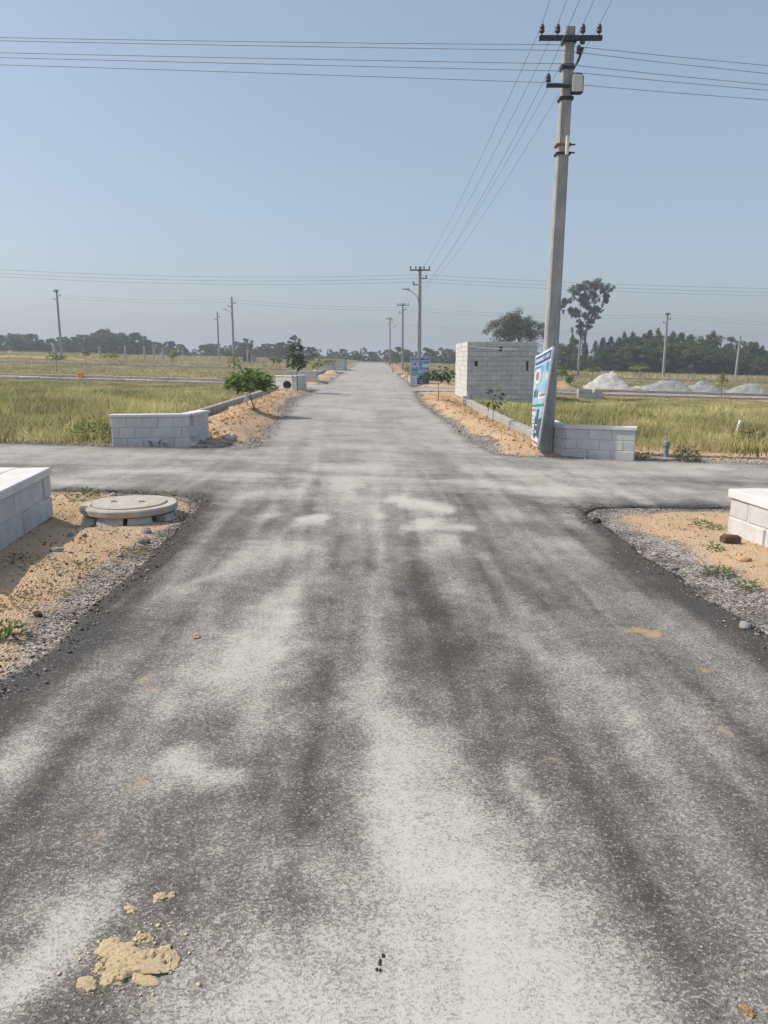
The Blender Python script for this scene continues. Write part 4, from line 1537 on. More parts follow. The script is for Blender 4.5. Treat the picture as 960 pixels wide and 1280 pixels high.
L_PROF = [(-90, 414), (-40, 420), (0, 418), (30, 414), (60, 424), (85, 421), (105, 416), (130, 409), (150, 414), (175, 419), (200, 424), (225, 432), (240, 434)]
belt(L_PROF, 150, 13, ["bushy"], "dark bushy tree of the far high belt", "trees at the far edge of the left field", wide=1.1)
belt([(a, b + 9) for a, b in L_PROF], 138, 15, ["bushy"], "lower green tree before the high belt", "lower trees at the far edge of the left field", 4, 1.3)
M_PROF = [(245, 432), (262, 431), (285, 430), (300, 428), (330, 430), (345, 432), (365, 434), (400, 437), (430, 436), (450, 433), (470, 438), (500, 433), (515, 434), (535, 437), (560, 436), (575, 434), (600, 438), (640, 440), (690, 442)]
belt(M_PROF, 165, 11, ["bushy", "bushy", "loose"], "hazy distant tree of the back line", "distant trees behind the end of the road", 8, 1.2)
belt([(a, min(448, b + 8)) for a, b in M_PROF], 150, 9.5, ["bushy"], "low distant tree of the front line", "low trees behind the end of the road", 6, 1.9)
for px, top, y, lab in ((309, 421, 118, "open crowned tree with visible limbs behind the red roofed shed"), (331, 428, 122, "grey green open tree right of the red roofed shed"),
                        (352, 427, 125, "dark tree left of the tallest tree of the middle line"), (369, 418, 120, "tallest open tree of the middle line, above the thin sapling"), (388, 432, 124, "dark bushy tree right of the tallest of the middle line")):
    z = Zat(top, y)
    x = Xat(px, y, z)
    tree("loose" if "open" in lab else "bushy", x, y, z - GZ(x, y), lab, "trees near the shed")
R_PROF = [(704, 424), (713, 420), (722, 418), (733, 432), (750, 424), (765, 418), (785, 414), (798, 407), (806, 417), (815, 406), (832, 413), (841, 418), (849, 403), (857, 418), (870, 414), (884, 420), (896, 411), (906, 424), (925, 428), (942, 421), (960, 432), (1000, 436), (1060, 432)]
belt(R_PROF, 106, 10, ["casuarina", "casuarina", "casuarina", "loose"], "tree of the wood's high back row", "wood behind the right field", 3, 1.15)
belt([(a, b + 11) for a, b in R_PROF], 101, 12, ["casuarina", "bushy", "bushy"], "green tree on the wood's front edge", "front trees of the right wood", 2, 1.0)
belt([(a, b + 22) for a, b in R_PROF], 97, 13, ["bushy"], "low bushy tree at the wood's foot", "low trees at the foot of the right wood", 2, 1.3)


def grow_tree(name, label, px, py_top, y, spec):
    z = Zat(py_top, y)
    x = Xat(px, y, z)
    h = z - GZ(x, y)
    root = thing(name, label, "tree", (x, y, GZ(x, y) - .1))
    spec(root, h)
    return root


def eucalyptus(root, h):
    r = np.random.default_rng(5)
    s = h / 100.0                    # picture heights: 100 units from the ground to the top
    s_ = s
    def P(u, v, w=0):
        return (u * s, w * s, v * s)
    mb = MB()
    mb.tube([P(0, -2), P(1, 20), P(0, 35), P(2, 52), P(3, 66), P(2, 80)], [2.0 * s, 1.7 * s, 1.5 * s, 1.1 * s, .7 * s, .3 * s], 7)
    limbs = [((2, 46), (-10, 60), (-20, 70)), ((2, 50), (-6, 66), (-9, 78)), ((2, 52), (10, 62), (14, 70)), ((3, 60), (10, 78), (18, 84)), ((1, 40), (-5, 44), (-8, 50)), ((1, 44), (8, 50), (9, 57)), ((3, 66), (-14, 80), (-24, 76))]
    for i, (a, b_, c) in enumerate(limbs):
        w = (i % 3 - 1) * 6
        mb.tube([P(*a), P(b_[0], b_[1], w * .6), P(c[0], c[1], w)], [.7 * s, .45 * s, .2 * s], 5)
    part("trunk", mb, MAT['palebark'], root)
    cl = [(4, 95, 11, 5), (-5, 90, 10, 5), (13, 90, 9, 6), (-14, 85, 8, 5), (20, 86, 6, 6), (8, 82, 9, 6), (-2, 78, 9, 7), (19, 76, 5, 5), (-22, 73, 6, 4), (-25, 69, 4, 4), (-12, 64, 7, 4.5), (-10, 60, 5, 3),
          (3, 70, 8, 6), (8, 64, 6, 5), (11, 58, 4, 3), (14, 66, 3, 2.5), (0, 58, 4, 4), (-7, 46, 5, 5), (-4, 40, 4.5, 4), (4, 48, 4, 4), (7, 53, 4, 3.5), (-6, 52, 3, 3), (-18, 66, 3, 3), (23, 80, 3, 3)]
    blobs = []
    for u, v, a, b_ in cl:
        for q in range(11):
            blobs.append(((u + float(r.normal()) * a * .52) * s, float(r.normal()) * 4 * s, (v + 1.5 + float(r.normal()) * b_ * .52 - .02 * (u / 10) ** 2) * s, a * float(r.uniform(.24, .48)) * s, b_ * float(r.uniform(.35, .7)) * s))
    V, F, C = leaf_cloud(blobs, 330, .20, r, (.068, .088, .044), .2, .45)
    link("crown", np_mesh("crown", V, F, C), MAT['leaf_gen'], root)


def bare_tree(root, h):
    rr = random.Random(17)
    r = np.random.default_rng(17)
    mb = MB()
    tips = []
    def branch(p, d, L, rad, lvl):
        q = p + d * L
        m_ = p.lerp(q, .5) + Vector((rr.uniform(-.06, .06), rr.uniform(-.06, .06), 0)) * L
        mb.tube([p, m_, q], [rad, rad * .8, rad * .6], 4 if lvl else 6, cap=False)
        if lvl >= 5:
            tips.append(q)
            return
        for k in range(3 if lvl < 4 else 2):
            nd = (d + Vector((rr.gauss(0, .55), rr.gauss(0, .55), rr.gauss(.12, .32)))).normalized()
            branch(q, nd, L * rr.uniform(.62, .82), rad * .62, lvl + 1)
    for k in range(4):
        a = k * 1.57 + .3
        branch(Vector((0, 0, 0)), Vector((math.cos(a) * .45, math.sin(a) * .45, 1)).normalized(), h * .33, .13, 1)
    part("trunk", mb, MAT['bark'], root)
    blobs = [(t.x, t.y, t.z, .40, .34) for t in tips]
    low = [(rr.gauss(0, 1.5), rr.gauss(0, 1.2), rr.uniform(.3, h * .68), .55, .45) for _ in range(64)]
    V, F, C = leaf_cloud(blobs, 210, .14, r, (.105, .115, .068), .3, .45)
    V2, F2, C2 = leaf_cloud(low, 75, .17, r, (.105, .108, .066), .25)
    link("crown", np_mesh("crown", np.concatenate([V, V2]), np.concatenate([F, F2 + len(V)]), np.concatenate([C, C2])), MAT['leaf_gen'], root)


grow_tree("eucalyptus_tree", "very tall open eucalyptus rising alone above the wood right of the pole", 735, 348, 104, eucalyptus)
grow_tree("bare_tree", "round grey half bare tree behind the grey block room", 643, 389, 74, bare_tree)
z = Zat(440, 60)
for px, top, y, lab in ((672, 447, 84, "dull green shrub under the half bare tree, toward the pole"), (612, 446, 84, "dull green shrub under the half bare tree, behind the room's left part"), (690, 452, 90, "low shrub right of the half bare tree behind the banner")):
    z = Zat(top, y)
    x = Xat(px, y, z)
    tree("shrub", x, y, max(.8, z - GZ(x, y)), lab, "shrubs behind the room", "shrub")

# ------------------------------------------------------------------ grass
def grass_mesh(name, P, h, w, tip, base, seed, lean=.55):
    r = np.random.default_rng(seed)
    n = len(P)
    a = r.uniform(0, 2 * np.pi, n)
    side = np.stack([np.cos(a), np.sin(a), np.zeros(n)], 1) * (w * r.uniform(.6, 1.3, n))[:, None]
    b = r.uniform(0, 2 * np.pi, n)
    hh = h * r.uniform(.45, 1.2, n)
    bend = np.stack([np.cos(b), np.sin(b), np.zeros(n)], 1) * (hh * r.uniform(.05, lean * 2, n))[:, None]
    up = np.zeros((n, 3))
    up[:, 2] = hh
    V = np.stack([P - side, P + side, P + bend * .35 + up * .6 + side * .8, P + bend * .35 + up * .6 - side * .8, P + bend + up], 1)
    k = np.arange(n) * 5
    F3 = np.stack([np.stack([k, k + 1, k + 2], 1), np.stack([k, k + 2, k + 3], 1), np.stack([k + 3, k + 2, k + 4], 1)], 1).reshape(-1, 3)
    C = np.stack([base, base, (base + tip) / 2, (base + tip) / 2, tip], 1).reshape(-1, 3)
    return np_mesh(name, V.reshape(-1, 3), F3, C)


def taper(x, y):
    t = 1 - .72 * sst(20, 34, y)
    return np.where(y < 37, t, np.where(y < 66, 1 - .55 * sst(56, 65, y), 1))


def grass_field(name, n, xr, yr, h, w, dmin, tone, seed, clump=.5, keep=None, slope=(0.62, 5.0), greenp=.25):
    r = np.random.default_rng(seed)
    y = np.sqrt(r.uniform(yr[0] ** 2, yr[1] ** 2, n * 2))
    x = r.uniform(xr[0], xr[1], n * 2)
    ok = (np.abs(x) < slope[0] * y + slope[1])
    d = road_sdf(x, y)
    nz_ = fbm(x * .45, y * .45, seed, 4)
    n2 = fbm(x * 1.8, y * 1.8, seed + 5, 3)
    ok &= (d > dmin + (nz_ - .5) * 1.2) & (r.random(n * 2) < sst(.28, .55, nz_ * .6 + n2 * .4) * (1 - clump) + clump * sst(.40, .52, n2))
    if keep is not None:
        ok &= keep(x, y)
    x, y, nz_ = x[ok][:n], y[ok][:n], nz_[ok][:n]
    z = T(x, y) + ground_off(x, y, road_sdf(x, y)) - .02
    P = np.stack([x, y, z], 1)
    m = len(x)
    g = (fbm(x * .22, y * .22, seed + 9, 3) + r.normal(size=m) * .16)
    g = sst(.62, .38, g)[:, None]
    t_dry, t_grn = np.array(tone[0]), np.array(tone[1])
    tip = t_dry * (1 - g) + t_grn * g
    br = (sst(.54, .68, fbm(x * .35, y * .9, seed + 21, 4)) * .6)[:, None]
    tip = tip * (1 - br) + np.array([.46, .36, .235]) * br
    tip = tip * (1 + r.normal(size=(m, 1)) * .22) * (.50 + 1.0 * fbm(x * .7, y * .7, seed + 13, 4))[:, None]
    base = tip * .85 * np.array([.95, 1.0, .85])
    hv = h * (.05 + 1.7 * fbm(x * .8, y * .8, seed + 3, 4)) * (.8 + .5 * (r.random(m) > .93)) * taper(x, y)
    me = grass_mesh(name, P, hv, w, np.clip(tip, .01, .9), np.clip(base, .01, .9), seed)
    o = link(name, me, MAT['grass'])
    kind(o, 'stuff')
    return o


DRY = ((.60, .53, .27), (.38, .385, .14))
DRY2 = ((.58, .50, .30), (.38, .36, .17))


def clear_of(x, y):
    k = ~((x > 2.9) & (x < 6.1) & (y > 29.0) & (y < 34.2))
    k &= ~((x > -4.8) & (x < -1.0) & (y < 36))
    k &= ~((x > -1.0) & (x < 3.2) & (y < 36))
    for px_, py_, rr_ in ((12.2, 41.6, 1.5), (15.1, 39.8, 1.3), (16.9, 39.7, 1.2), (18.5, 39.6, 1.2)):
        k &= ((x - px_) ** 2 + (y - py_) ** 2 > rr_ ** 2)
    k &= ~((x > 3) & (x < 4.6) & (y < 15.0))
    return k


tag(grass_field("tall_grass", 190000, (-26, -4.7), (13.4, 36), .36, .0065, .25, DRY, 101, .45, clear_of), "tall olive green dry grass filling the left plot behind the white corner wall", "grass")
tag(grass_field("tall_grass", 150000, (3.25, 26), (14.3, 35.7), .32, .0065, 1.0, DRY, 102, .5, clear_of), "dry yellow green grass filling the right plot behind the white wall", "grass")
tag(grass_field("dry_grass", 70000, (-46, -4.9), (41.2, 65), .20, .014, .3, DRY2, 103, .4, clear_of), "straw coloured grass strip between the kerb lines of the left field", "grass")
tag(grass_field("dry_grass", 70000, (3.3, 46), (40.6, 65), .24, .014, .5, DRY2, 104, .4, clear_of), "straw coloured grass around and behind the stone heaps", "grass")
tag(grass_field("field_grass", 60000, (-110, -5), (70.5, 150), .30, .03, .3, DRY2, 105, .5), "distant straw coloured grass below the left tree belt", "grass")
tag(grass_field("field_grass", 50000, (4, 90), (70.5, 112), .30, .025, .3, DRY2, 106, .5), "distant straw coloured grass before the wood on the right", "grass")
GRN = ((.24, .27, .085), (.15, .20, .06))
tag(grass_field("green_weeds", 40000, (-24, -4.7), (13.4, 34), .34, .012, .2, GRN, 201, 1.0, lambda x, y: clear_of(x, y) & (fbm(x * .55, y * .55, 301, 3) > .51)), "patches of darker green weeds among the dry grass of the left plot", "weeds")
tag(grass_field("green_weeds", 36000, (4.2, 24), (14.0, 34), .32, .012, .7, GRN, 202, 1.0, lambda x, y: clear_of(x, y) & (fbm(x * .55, y * .55, 302, 3) > .51)), "patches of darker green weeds among the dry grass of the right plot", "weeds")
tag(grass_field("verge_grass", 3600, (-4.2, -1.9), (3.0, 8.6), .055, .004, .75, ((.26, .24, .10), (.12, .15, .05)), 107, .9), "sparse short grass on the left sandy verge", "grass")
tag(grass_field("verge_grass", 500, (2.3, 4.6), (4.0, 8.8), .05, .004, .75, ((.26, .24, .10), (.12, .15, .05)), 108, .95), "a few short grass blades on the right sandy verge", "grass")
tag(grass_field("verge_grass", 2500, (-4.5, -2.3), (14, 34), .09, .006, .55, ((.30, .25, .10), (.14, .16, .05)), 109, .95), "thin grass tufts on the orange earth of the left verge", "grass")
tag(grass_field("verge_grass", 2500, (1.4, 3.1), (14, 34), .09, .006, .55, ((.30, .25, .10), (.14, .16, .05)), 110, .95), "thin grass tufts on the orange earth of the right verge", "grass")


def weed(label, x, y, h, rad, n, leaf, seed, mat=None, flat=False):
    r = random.Random(seed)
    z = GZ(x, y)
    mb = MB()
    src = leaf_mesh(leaf, leaf * .38, .5)
    for i in range(n):
        a = r.uniform(0, 6.28)
        q = rad * r.random() ** .6
        p = (math.cos(a) * q, math.sin(a) * q, r.uniform(0.005, h * (1 - .6 * q / rad)))
        e = Euler((r.uniform(-.5, .5), -r.uniform(-.1, 1.1), a + r.uniform(-1, 1)))
        M = Matrix.Translation(p) @ e.to_matrix().to_4x4() @ Matrix.Scale(r.uniform(.6, 1.2), 4)
        mb.add([M @ v.co for v in src.vertices], [tuple(f.vertices) for f in src.polygons])
    bpy.data.meshes.remove(src)
    o = link("weed", mb.mesh("weed"), mat or m_weed, loc=(x, y, z))
    if flat:
        kind(o, 'stuff')
    return tag(o, label, "weed", "weeds growing by the road")


m_weed = m_leaf("weed_leaf", (0.085, 0.145, 0.030), 0.5, 0.35, False)
m_weed2 = m_leaf("dull_weed_leaf", (0.11, 0.125, 0.05), 0.5, 0.35, False)
for lab, px, py, h, rad, n, lf, mt in (
    ("green weed clump between the near left wall and the manhole", 104, 626, .16, .17, 120, .055, 0),
    ("small green weed behind the manhole's right side", 192, 620, .06, .14, 60, .04, 0),
    ("low dull weed on the gravel in front of the manhole", 160, 690, .06, .16, 70, .04, 1),
    ("bright green weed at the left frame edge beside the road", 8, 795, .09, .10, 90, .05, 0),
    ("dull green weed patch between the shade and the left gravel", 95, 715, .05, .20, 120, .035, 1),
    ("thin weed patch in the sand below the near left wall's shade", 20, 755, .05, .16, 90, .035, 1),
    ("low dull weed strip in the left gravel bank", 60, 740, .04, .22, 110, .035, 1),
    ("flat weed in the shade at the foot of the near left wall", 30, 712, .05, .22, 120, .035, 1),
    ("tiny weed right of the manhole on the gravel", 206, 673, .07, .07, 40, .035, 0),
    ("green weed at the foot of the near right wall", 882, 664, .05, .16, 70, .045, 0),
    ("small weed left of the brown stone on the right verge", 892, 692, .06, .07, 45, .04, 0),
    ("weed sprig in the middle of the right verge", 896, 718, .08, .10, 60, .05, 0),
    ("lowest weed sprig at the edge of the right gravel bank", 935, 737, .08, .09, 50, .05, 0),
    ("tiny weed sprig on the sand far from the right wall", 868, 656, .04, .06, 30, .03, 0),
    ("green weed growing at the foot of the left corner wall", 198, 557, .20, .22, 120, .07, 0),
    ("leafy weed right of the wall beside the leaning pole", 805, 574, .22, .18, 110, .07, 0),
    ("tall bushy weed left of the frame edge on the right roadside", 858, 576, .36, .22, 240, .09, 1),
    ("large dark weed in the grass at the right frame edge", 938, 560, .44, .30, 420, .10, 1),
    ("dark green weed in the tall grass next to the left corner wall", 120, 552, .50, .40, 320, .09, 0),
    ("dark weed in front of the right plot's grass", 690, 538, .40, .35, 200, .08, 1),
):
    x, y = G(px, py)
    weed(lab, x, y, h, rad, n, lf, int(px + py), m_weed2 if mt else m_weed, h < .07 and rad > .1)

# ------------------------------------------------------------------ stones, clods, gravel
def rock_mesh(seed, name="stone", sub=1, flat=.65, mat=None):
    import bmesh
    bm = bmesh.new()
    bmesh.ops.create_icosphere(bm, subdivisions=sub, radius=1)
    r = random.Random(seed)
    ax = [r.uniform(.7, 1.3) for _ in range(3)]
    off = Vector((r.uniform(0, 50), r.uniform(0, 50), 0))
    for v in bm.verts:
        n = float(vnoise(v.co.x * 1.4 + off.x, v.co.y * 1.4 + v.co.z * 1.1 + off.y, seed))
        v.co = Vector((v.co.x * ax[0], v.co.y * ax[1], v.co.z * flat)) * (.62 + .7 * n)
    me = bpy.data.meshes.new(name)
    bm.to_mesh(me)
    bm.free()
    if mat:
        me.materials.append(mat)
    return me


def scatter(name, label, cat, n, region, size, mat, seed, sub=1, flat=.6):
    """joined small stones"""
    r = np.random.default_rng(seed)
    src = [rock_mesh(seed * 10 + k, sub=sub, flat=flat) for k in range(5)]
    data = [(np.array([v.co for v in s.vertices]), np.array([tuple(p.vertices) for p in s.polygons])) for s in src]
    for s in src:
        bpy.data.meshes.remove(s)
    pts = region(r, n)
    Vs, Fs, b = [], [], 0
    zz = T(pts[:, 0], pts[:, 1]) + ground_off(pts[:, 0], pts[:, 1], road_sdf(pts[:, 0], pts[:, 1]))
    inroad = road_sdf(pts[:, 0], pts[:, 1]) < 0.0
    zz = np.where(inroad, T(pts[:, 0], pts[:, 1]) + .004, zz)
    for i in range(len(pts)):
        v, f = data[i % 5]
        s = size[0] * (size[1] / size[0]) ** (r.random() ** 2.0)
        a = r.uniform(0, 6.28)
        R = np.array([[math.cos(a), -math.sin(a), 0], [math.sin(a), math.cos(a), 0], [0, 0, 1]])
        Vs.append(v @ R.T * s + np.array([pts[i, 0], pts[i, 1], zz[i] + s * .15]))
        Fs.append(f + b)
        b += len(v)
    o = link(name, np_mesh(name, np.concatenate(Vs), np.concatenate(Fs)), mat)
    kind(o, 'stuff')
    return tag(o, label, cat)


def edge_region(xr, yr, dm, dw):
    def f(r, n):
        out = []
        while sum(len(q) for q in out) < n:
            x = r.uniform(xr[0], xr[1], 4000)
            y = r.uniform(yr[0], yr[1], 4000)
            d = road_sdf(x, y)
            ok = (np.abs(r.normal(size=4000)) * dw > np.abs(d - dm)) & (d > -.25)
            out.append(np.stack([x[ok], y[ok]], 1))
        return np.concatenate(out)[:n]
    return f


MAT['gravel'] = None
_g = NT("gravel_mix", .9, .15)
_gv = _g.sep(_g.voro(35, "Color"))
MAT['gravel'] = _g.out(_g.mix(_gv[0], (.15, .13, .115), (.48, .44, .39)))
_g = NT("dark_gravel_mix", .9, .15)
_gv = _g.sep(_g.voro(35, "Color"))
MAT['dgravel'] = _g.out(_g.mix(_g.mr(_gv[0], .3, 1), (.05, .046, .043), (.22, .20, .19)))
scatter("gravel", "loose pale grey gravel along the road edge by the right verge", "gravel", 3800, edge_region((2.0, 4.2), (3.6, 8.9), .28, .22), (.003, .013), MAT['gravel'], 1)
scatter("gravel", "loose grey gravel along the road edge by the left verge", "gravel", 3000, edge_region((-4, -1.7), (2.6, 8.9), .20, .24), (.003, .013), MAT['gravel'], 2)
scatter("asphalt_crumbs", "dark asphalt crumbs breaking off the road edge at the near verges", "gravel", 6000, edge_region((-4, 4.5), (2.6, 9.0), .05, .10), (.003, .014), MAT['dgravel'], 3)
scatter("gravel", "grey gravel along the road edge at the far left verge", "gravel", 2600, edge_region((-5, -2.2), (13.5, 34), .12, .13), (.008, .03), MAT['gravel'], 4)
scatter("gravel", "grey gravel along the road edge at the far right verge", "gravel", 2600, edge_region((1, 4.5), (13.3, 34), .12, .13), (.008, .03), MAT['gravel'], 5)
scatter("soil_crumbs", "orange soil crumbs on the far verges and earth heaps", "soil", 3500, edge_region((-4.6, 3.2), (13.5, 34), 1.0, .45), (.012, .055), MAT['redclod'], 6)
scatter("soil_crumbs", "small brown clods and twigs lying on the near left verge", "soil", 900, edge_region((-4.2, -1.9), (3.0, 8.6), .7, .45), (.003, .016), MAT["brown"], 21)
scatter("soil_crumbs", "small brown clods lying on the near right verge", "soil", 500, edge_region((2.2, 4.6), (4.0, 8.6), .8, .45), (.003, .013), MAT["brown"], 22)
scatter("gravel", "rubble strip along the far edge of the crossing road", "gravel", 2500, edge_region((4.6, 9), (13.2, 14.6), .3, .25), (.008, .03), MAT['gravel'], 7)
scatter("gravel", "rubble strip along the grass edge left of the crossing", "gravel", 1500, edge_region((-9.5, -4.8), (13.2, 14.4), .2, .2), (.008, .03), MAT['gravel'], 8)

ROCKS = [rock_mesh(200 + k, "stone", 2, .7) for k in range(6)]
def stone(label, px, py, s, mat, group="loose stones by the road", name="stone", sc=(1, 1, 1), lift=.3, cat="stone"):
    x, y = G(px, py)
    me = rock_mesh(int(px * 7 + py), name, 2, .7, mat)
    d = float(road_sdf(x, y))
    z = (float(T(x, y)) if d < 0 else GZ(x, y)) + s * lift
    o = link(name, me, loc=(x, y, z), rot=(0, 0, rnd.uniform(0, 6)), scale=(s * sc[0], s * sc[1], s * sc[2]))
    return tag(o, label, cat, group)


def brick(px, py):
    x, y = G(px, py)
    mb = MB().bbox(-.085, .085, -.045, .045, 0, .07, .012)
    r = random.Random(5)
    mb.v = [(a + r.uniform(-.006, .006), b + r.uniform(-.006, .006), c + r.uniform(-.006, .006)) for a, b, c in mb.v]
    tag(link("broken_brick", mb.mesh("broken_brick"), MAT['brown'], loc=(x, y, GZ(x, y)), rot=(0, .06, .15)), "dark brown half brick lying on the sand before the near right wall", "brick")


brick(912, 684)
stone("flat orange stone on the sand below the brown half brick", 928, 706, .045, MAT['redclod'], lift=.2)
for lab, px, py, s, m in (
    ("dark stone at the front of the manhole gravel", 180, 676, .055, 'stone'), ("flat grey stone beside the front of the manhole", 184, 664, .05, 'stone'),
    ("white chip in the low weeds in front of the manhole", 150, 694, .03, 'palestone'), ("grey stone right of the manhole lid", 200, 650, .05, 'stone'),
    ("stone at the right foot of the manhole", 212, 646, .045, 'stone'), ("reddish stone left of the manhole weeds", 48, 769, .035, 'brown'),
    ("white stone behind the manhole", 142, 618, .04, 'palestone'), ("dark stone at the start of the right gravel bank", 746, 654, .06, 'tar'),
    ("white stone in the dark edge of the right gravel bank", 818, 692, .035, 'palestone'), ("smaller white stone in the dark edge of the right bank", 800, 690, .03, 'palestone'),
    ("pale stone alone on the right gravel bank", 843, 695, .03, 'palestone'), ("grey stone low on the right gravel bank", 842, 709, .035, 'stone'),
    ("white stone at the foot of the near left wall's weeds", 72, 695, .04, 'palestone'), ("dark pebble on the sand before the manhole", 106, 674, .025, 'stone'),
    ("second dark pebble on the sand before the manhole", 88, 672, .028, 'stone'), ("concrete lump at the corner of the left verge", 289, 553, .10, 'conc'),
    ("stone in the right gravel bank below the brick", 890, 752, .035, 'stone'), ("pale stone on the lowest part of the right gravel bank", 930, 785, .04, 'palestone'),
):
    stone(lab, px, py, s, MAT[m])

# lumps of yellow sand dropped on the near asphalt
for i, (px, py, rx, ry, hh) in enumerate(((150, 1192, .075, .05, .018), (165, 1212, .10, .05, .02), (192, 1200, .055, .06, .02), (180, 1176, .035, .025, .012), (148, 1222, .06, .04, .014), (215, 1200, .03, .03, .012), (128, 1208, .028, .035, .012),
                                          (108, 1234, .028, .03, .01), (180, 1226, .05, .025, .010), (210, 1211, .018, .015, .008), (200, 1124, .026, .022, .012), (214, 1122, .022, .022, .012), (164, 1140, .022, .02, .01), (142, 1180, .022, .02, .01), (136, 1231, .025, .015, .008))):
    x, y = G(px, py)
    me = rock_mesh(400 + i, "sand_lump", 5 if i < 6 else 4, 1.0, MAT['clod'])
    nz_ = np.array([v.co for v in me.vertices])
    k = .62 + .62 * fbm(nz_[:, 0] * 2.6 + i * 3, nz_[:, 1] * 2.6, 5, 5)
    nz_ = nz_ * np.stack([k, k, np.ones_like(k)], 1)
    nz_[:, 2] = nz_[:, 2] * (.45 + .9 * fbm(nz_[:, 0] * 7 + i, nz_[:, 1] * 7, 6, 4))
    me.vertices.foreach_set("co", nz_.astype(np.float32).ravel())
    big = ["second largest yellow sand lump, upper left of the cluster on the asphalt", "largest yellow sand lump, lower middle of the cluster on the asphalt", "upright yellow sand lump at the right of the cluster", "yellow sand lump at the top right of the cluster", "yellow sand lump under the left end of the largest one",
           "loose yellow sand lump right of the cluster", "small yellow sand lump left of the cluster", "lowest leftmost yellow sand crumb near the cluster", "yellow sand lump directly below the largest one", "small yellow sand crumb below the right lump of the cluster", "left one of two yellow sand crumbs above the cluster",
           "right one of two yellow sand crumbs above the cluster", "single yellow sand crumb between the cluster and the pale streak", "yellow sand crumb at the upper left of the cluster", "tiny yellow sand crumb at the lower left of the largest lump"][i]
    tag(link("sand_lump", me, loc=(x, y, float(T(x, y)) + .002), rot=(0, 0, rnd.uniform(-.5, .9)), scale=(rx * .92, ry * .92, hh * .8)), big, "sand", "lumps of yellow sand on the asphalt")
for lab, px, py, rx in (("orange crumb of sand at the lower right of the road", 936, 1268, .02), ("orange crumb of sand left of the pale patch", 245, 796, .035)):
    x, y = G(px, py)
    me = rock_mesh(int(px), "sand_lump", 4, 1.0, MAT['redclod'])
    nz_ = np.array([v.co for v in me.vertices])
    k = .35 + 1.15 * fbm(nz_[:, 0] * 2.4 + px, nz_[:, 1] * 2.4, 5, 5)
    nz_ = nz_ * np.stack([k, k, .3 + 1.3 * fbm(nz_[:, 0] * 7 + px, nz_[:, 1] * 7, 6, 4)], 1)
    me.vertices.foreach_set("co", nz_.astype(np.float32).ravel())
    tag(link("sand_lump", me, loc=(x, y, float(T(x, y)) + .002), rot=(0, 0, .2), scale=(rx, rx * .9, .007)), lab, "sand", "lumps of orange sand on the asphalt")
def clod_region(r, n):
    x, y = G(165, 1203)
    return np.stack([x + r.normal(size=n) * .11, y + r.normal(size=n) * .075], 1)


scatter("sand_crumbs", "fine crumbs of yellow sand scattered round the lumps on the asphalt", "sand", 150, clod_region, (.002, .007), MAT['clod'], 11)
for i, (px, py, s) in enumerate(((479, 1199, .009), (475, 1203, .008), (475, 1208, .009), (471, 1214, .010), (475, 1217, .008))):
    x, y = G(px, py)
    tag(link("tar_crumb", rock_mesh(500 + i, "tar_crumb", 1, .6, MAT['tar']), loc=(x, y, float(T(x, y)) + .003), scale=(s * .65, s * 1.1, s * .6)), ["topmost", "second from the top", "middle", "second from the bottom", "lowest"][i] + " of five black tar crumbs on the white dust", "tar crumb", "black tar crumbs on the white dust")

# ------------------------------------------------------------------ heaps
def heap(name, label, x, y, rx, ry, h, mat, seed, ridge=0.0, slump=None):
    n = 40
    g = np.linspace(-1.15, 1.15, n)
    U, W = np.meshgrid(g, g)
    q = np.sqrt(U ** 2 + W ** 2)
    prof = np.clip(1 - q * (.85 + .35 * fbm(U * 2 + seed * 3, W * 2, seed + 7, 3)), 0, 1) ** .8
    if ridge:
        cl = np.clip(1 - np.sqrt((U * 1.0 - .05) ** 2 + (W * .9) ** 2), 0, 1) ** .8
        cut = sst(.02, .14, U - .12 - .2 * (vnoise(W * 3, W * 0, seed) - .5))
        prof = cl * (1 - cut * ridge * sst(.2, .5, cl)) 
    Z = h * prof * (.9 + .7 * (fbm(U * 3 + seed, W * 3, seed, 5) - .5)) + .13 * h * (fbm(U * 11, W * 14, seed, 3) - .5)
    Z = Z - .05
    X, Y = x + U * rx * 1.05, y + W * ry * 1.05
    ZZ = np.array(T(X, Y)) + Z
    idx = np.arange(n * n).reshape(n, n)
    F = np.stack([idx[:-1, :-1], idx[:-1, 1:], idx[1:, 1:], idx[1:, :-1]], -1).reshape(-1, 4)
    z0 = GZ(x, y)
    V = np.stack([X - x, Y - y, ZZ - z0], -1).reshape(-1, 3)
    return tag(link(name, np_mesh(name, V, F, smooth=True), mat, loc=(x, y, z0)), label, "heap", "heaps of road stone in the right field")


heap("stone_heap", "tall white stone dust heap with a dark broken right side, left of the grey heaps", 12.4, 42.0, 2.0, 1.2, 1.36, MAT['pile'], 3, ridge=.75)
heap("stone_heap", "small white slump at the right foot of the tall white heap", 13.6, 41.9, .8, .5, .32, MAT['pile'], 4)
heap("stone_heap", "low grey chippings heap, left one of the joined pair", 15.2, 41.8, 1.9, 1.0, .88, MAT['pile2'], 5)
heap("stone_heap", "low grey chippings heap, right one of the joined pair", 17.1, 41.9, 1.8, 1.0, .76, MAT['pile2'], 6)
heap("stone_heap", "low grey chippings heap near the right frame edge", 19.7, 41.8, 1.6, 1.0, .78, MAT['pile2'], 7)

# ------------------------------------------------------------------ small posts, pipes, shed
def post(label, px, py, h, w, mat, name="marker_post", lean=(0, 0), cat="post", group="small marker posts", y=None):
    if y is None:
        x, y = G(px, py)
    else:
        x = (px - 480) / FPX * y * .98
    mb = MB().bbox(-w / 2, w / 2, -w / 2, w / 2, -.15, h, .01)
    o = link(name, mb.mesh(name), MAT[mat], loc=(x, y, GZ(x, y)), rot=(lean[0], lean[1], .1))
    return tag(o, label, cat, group)


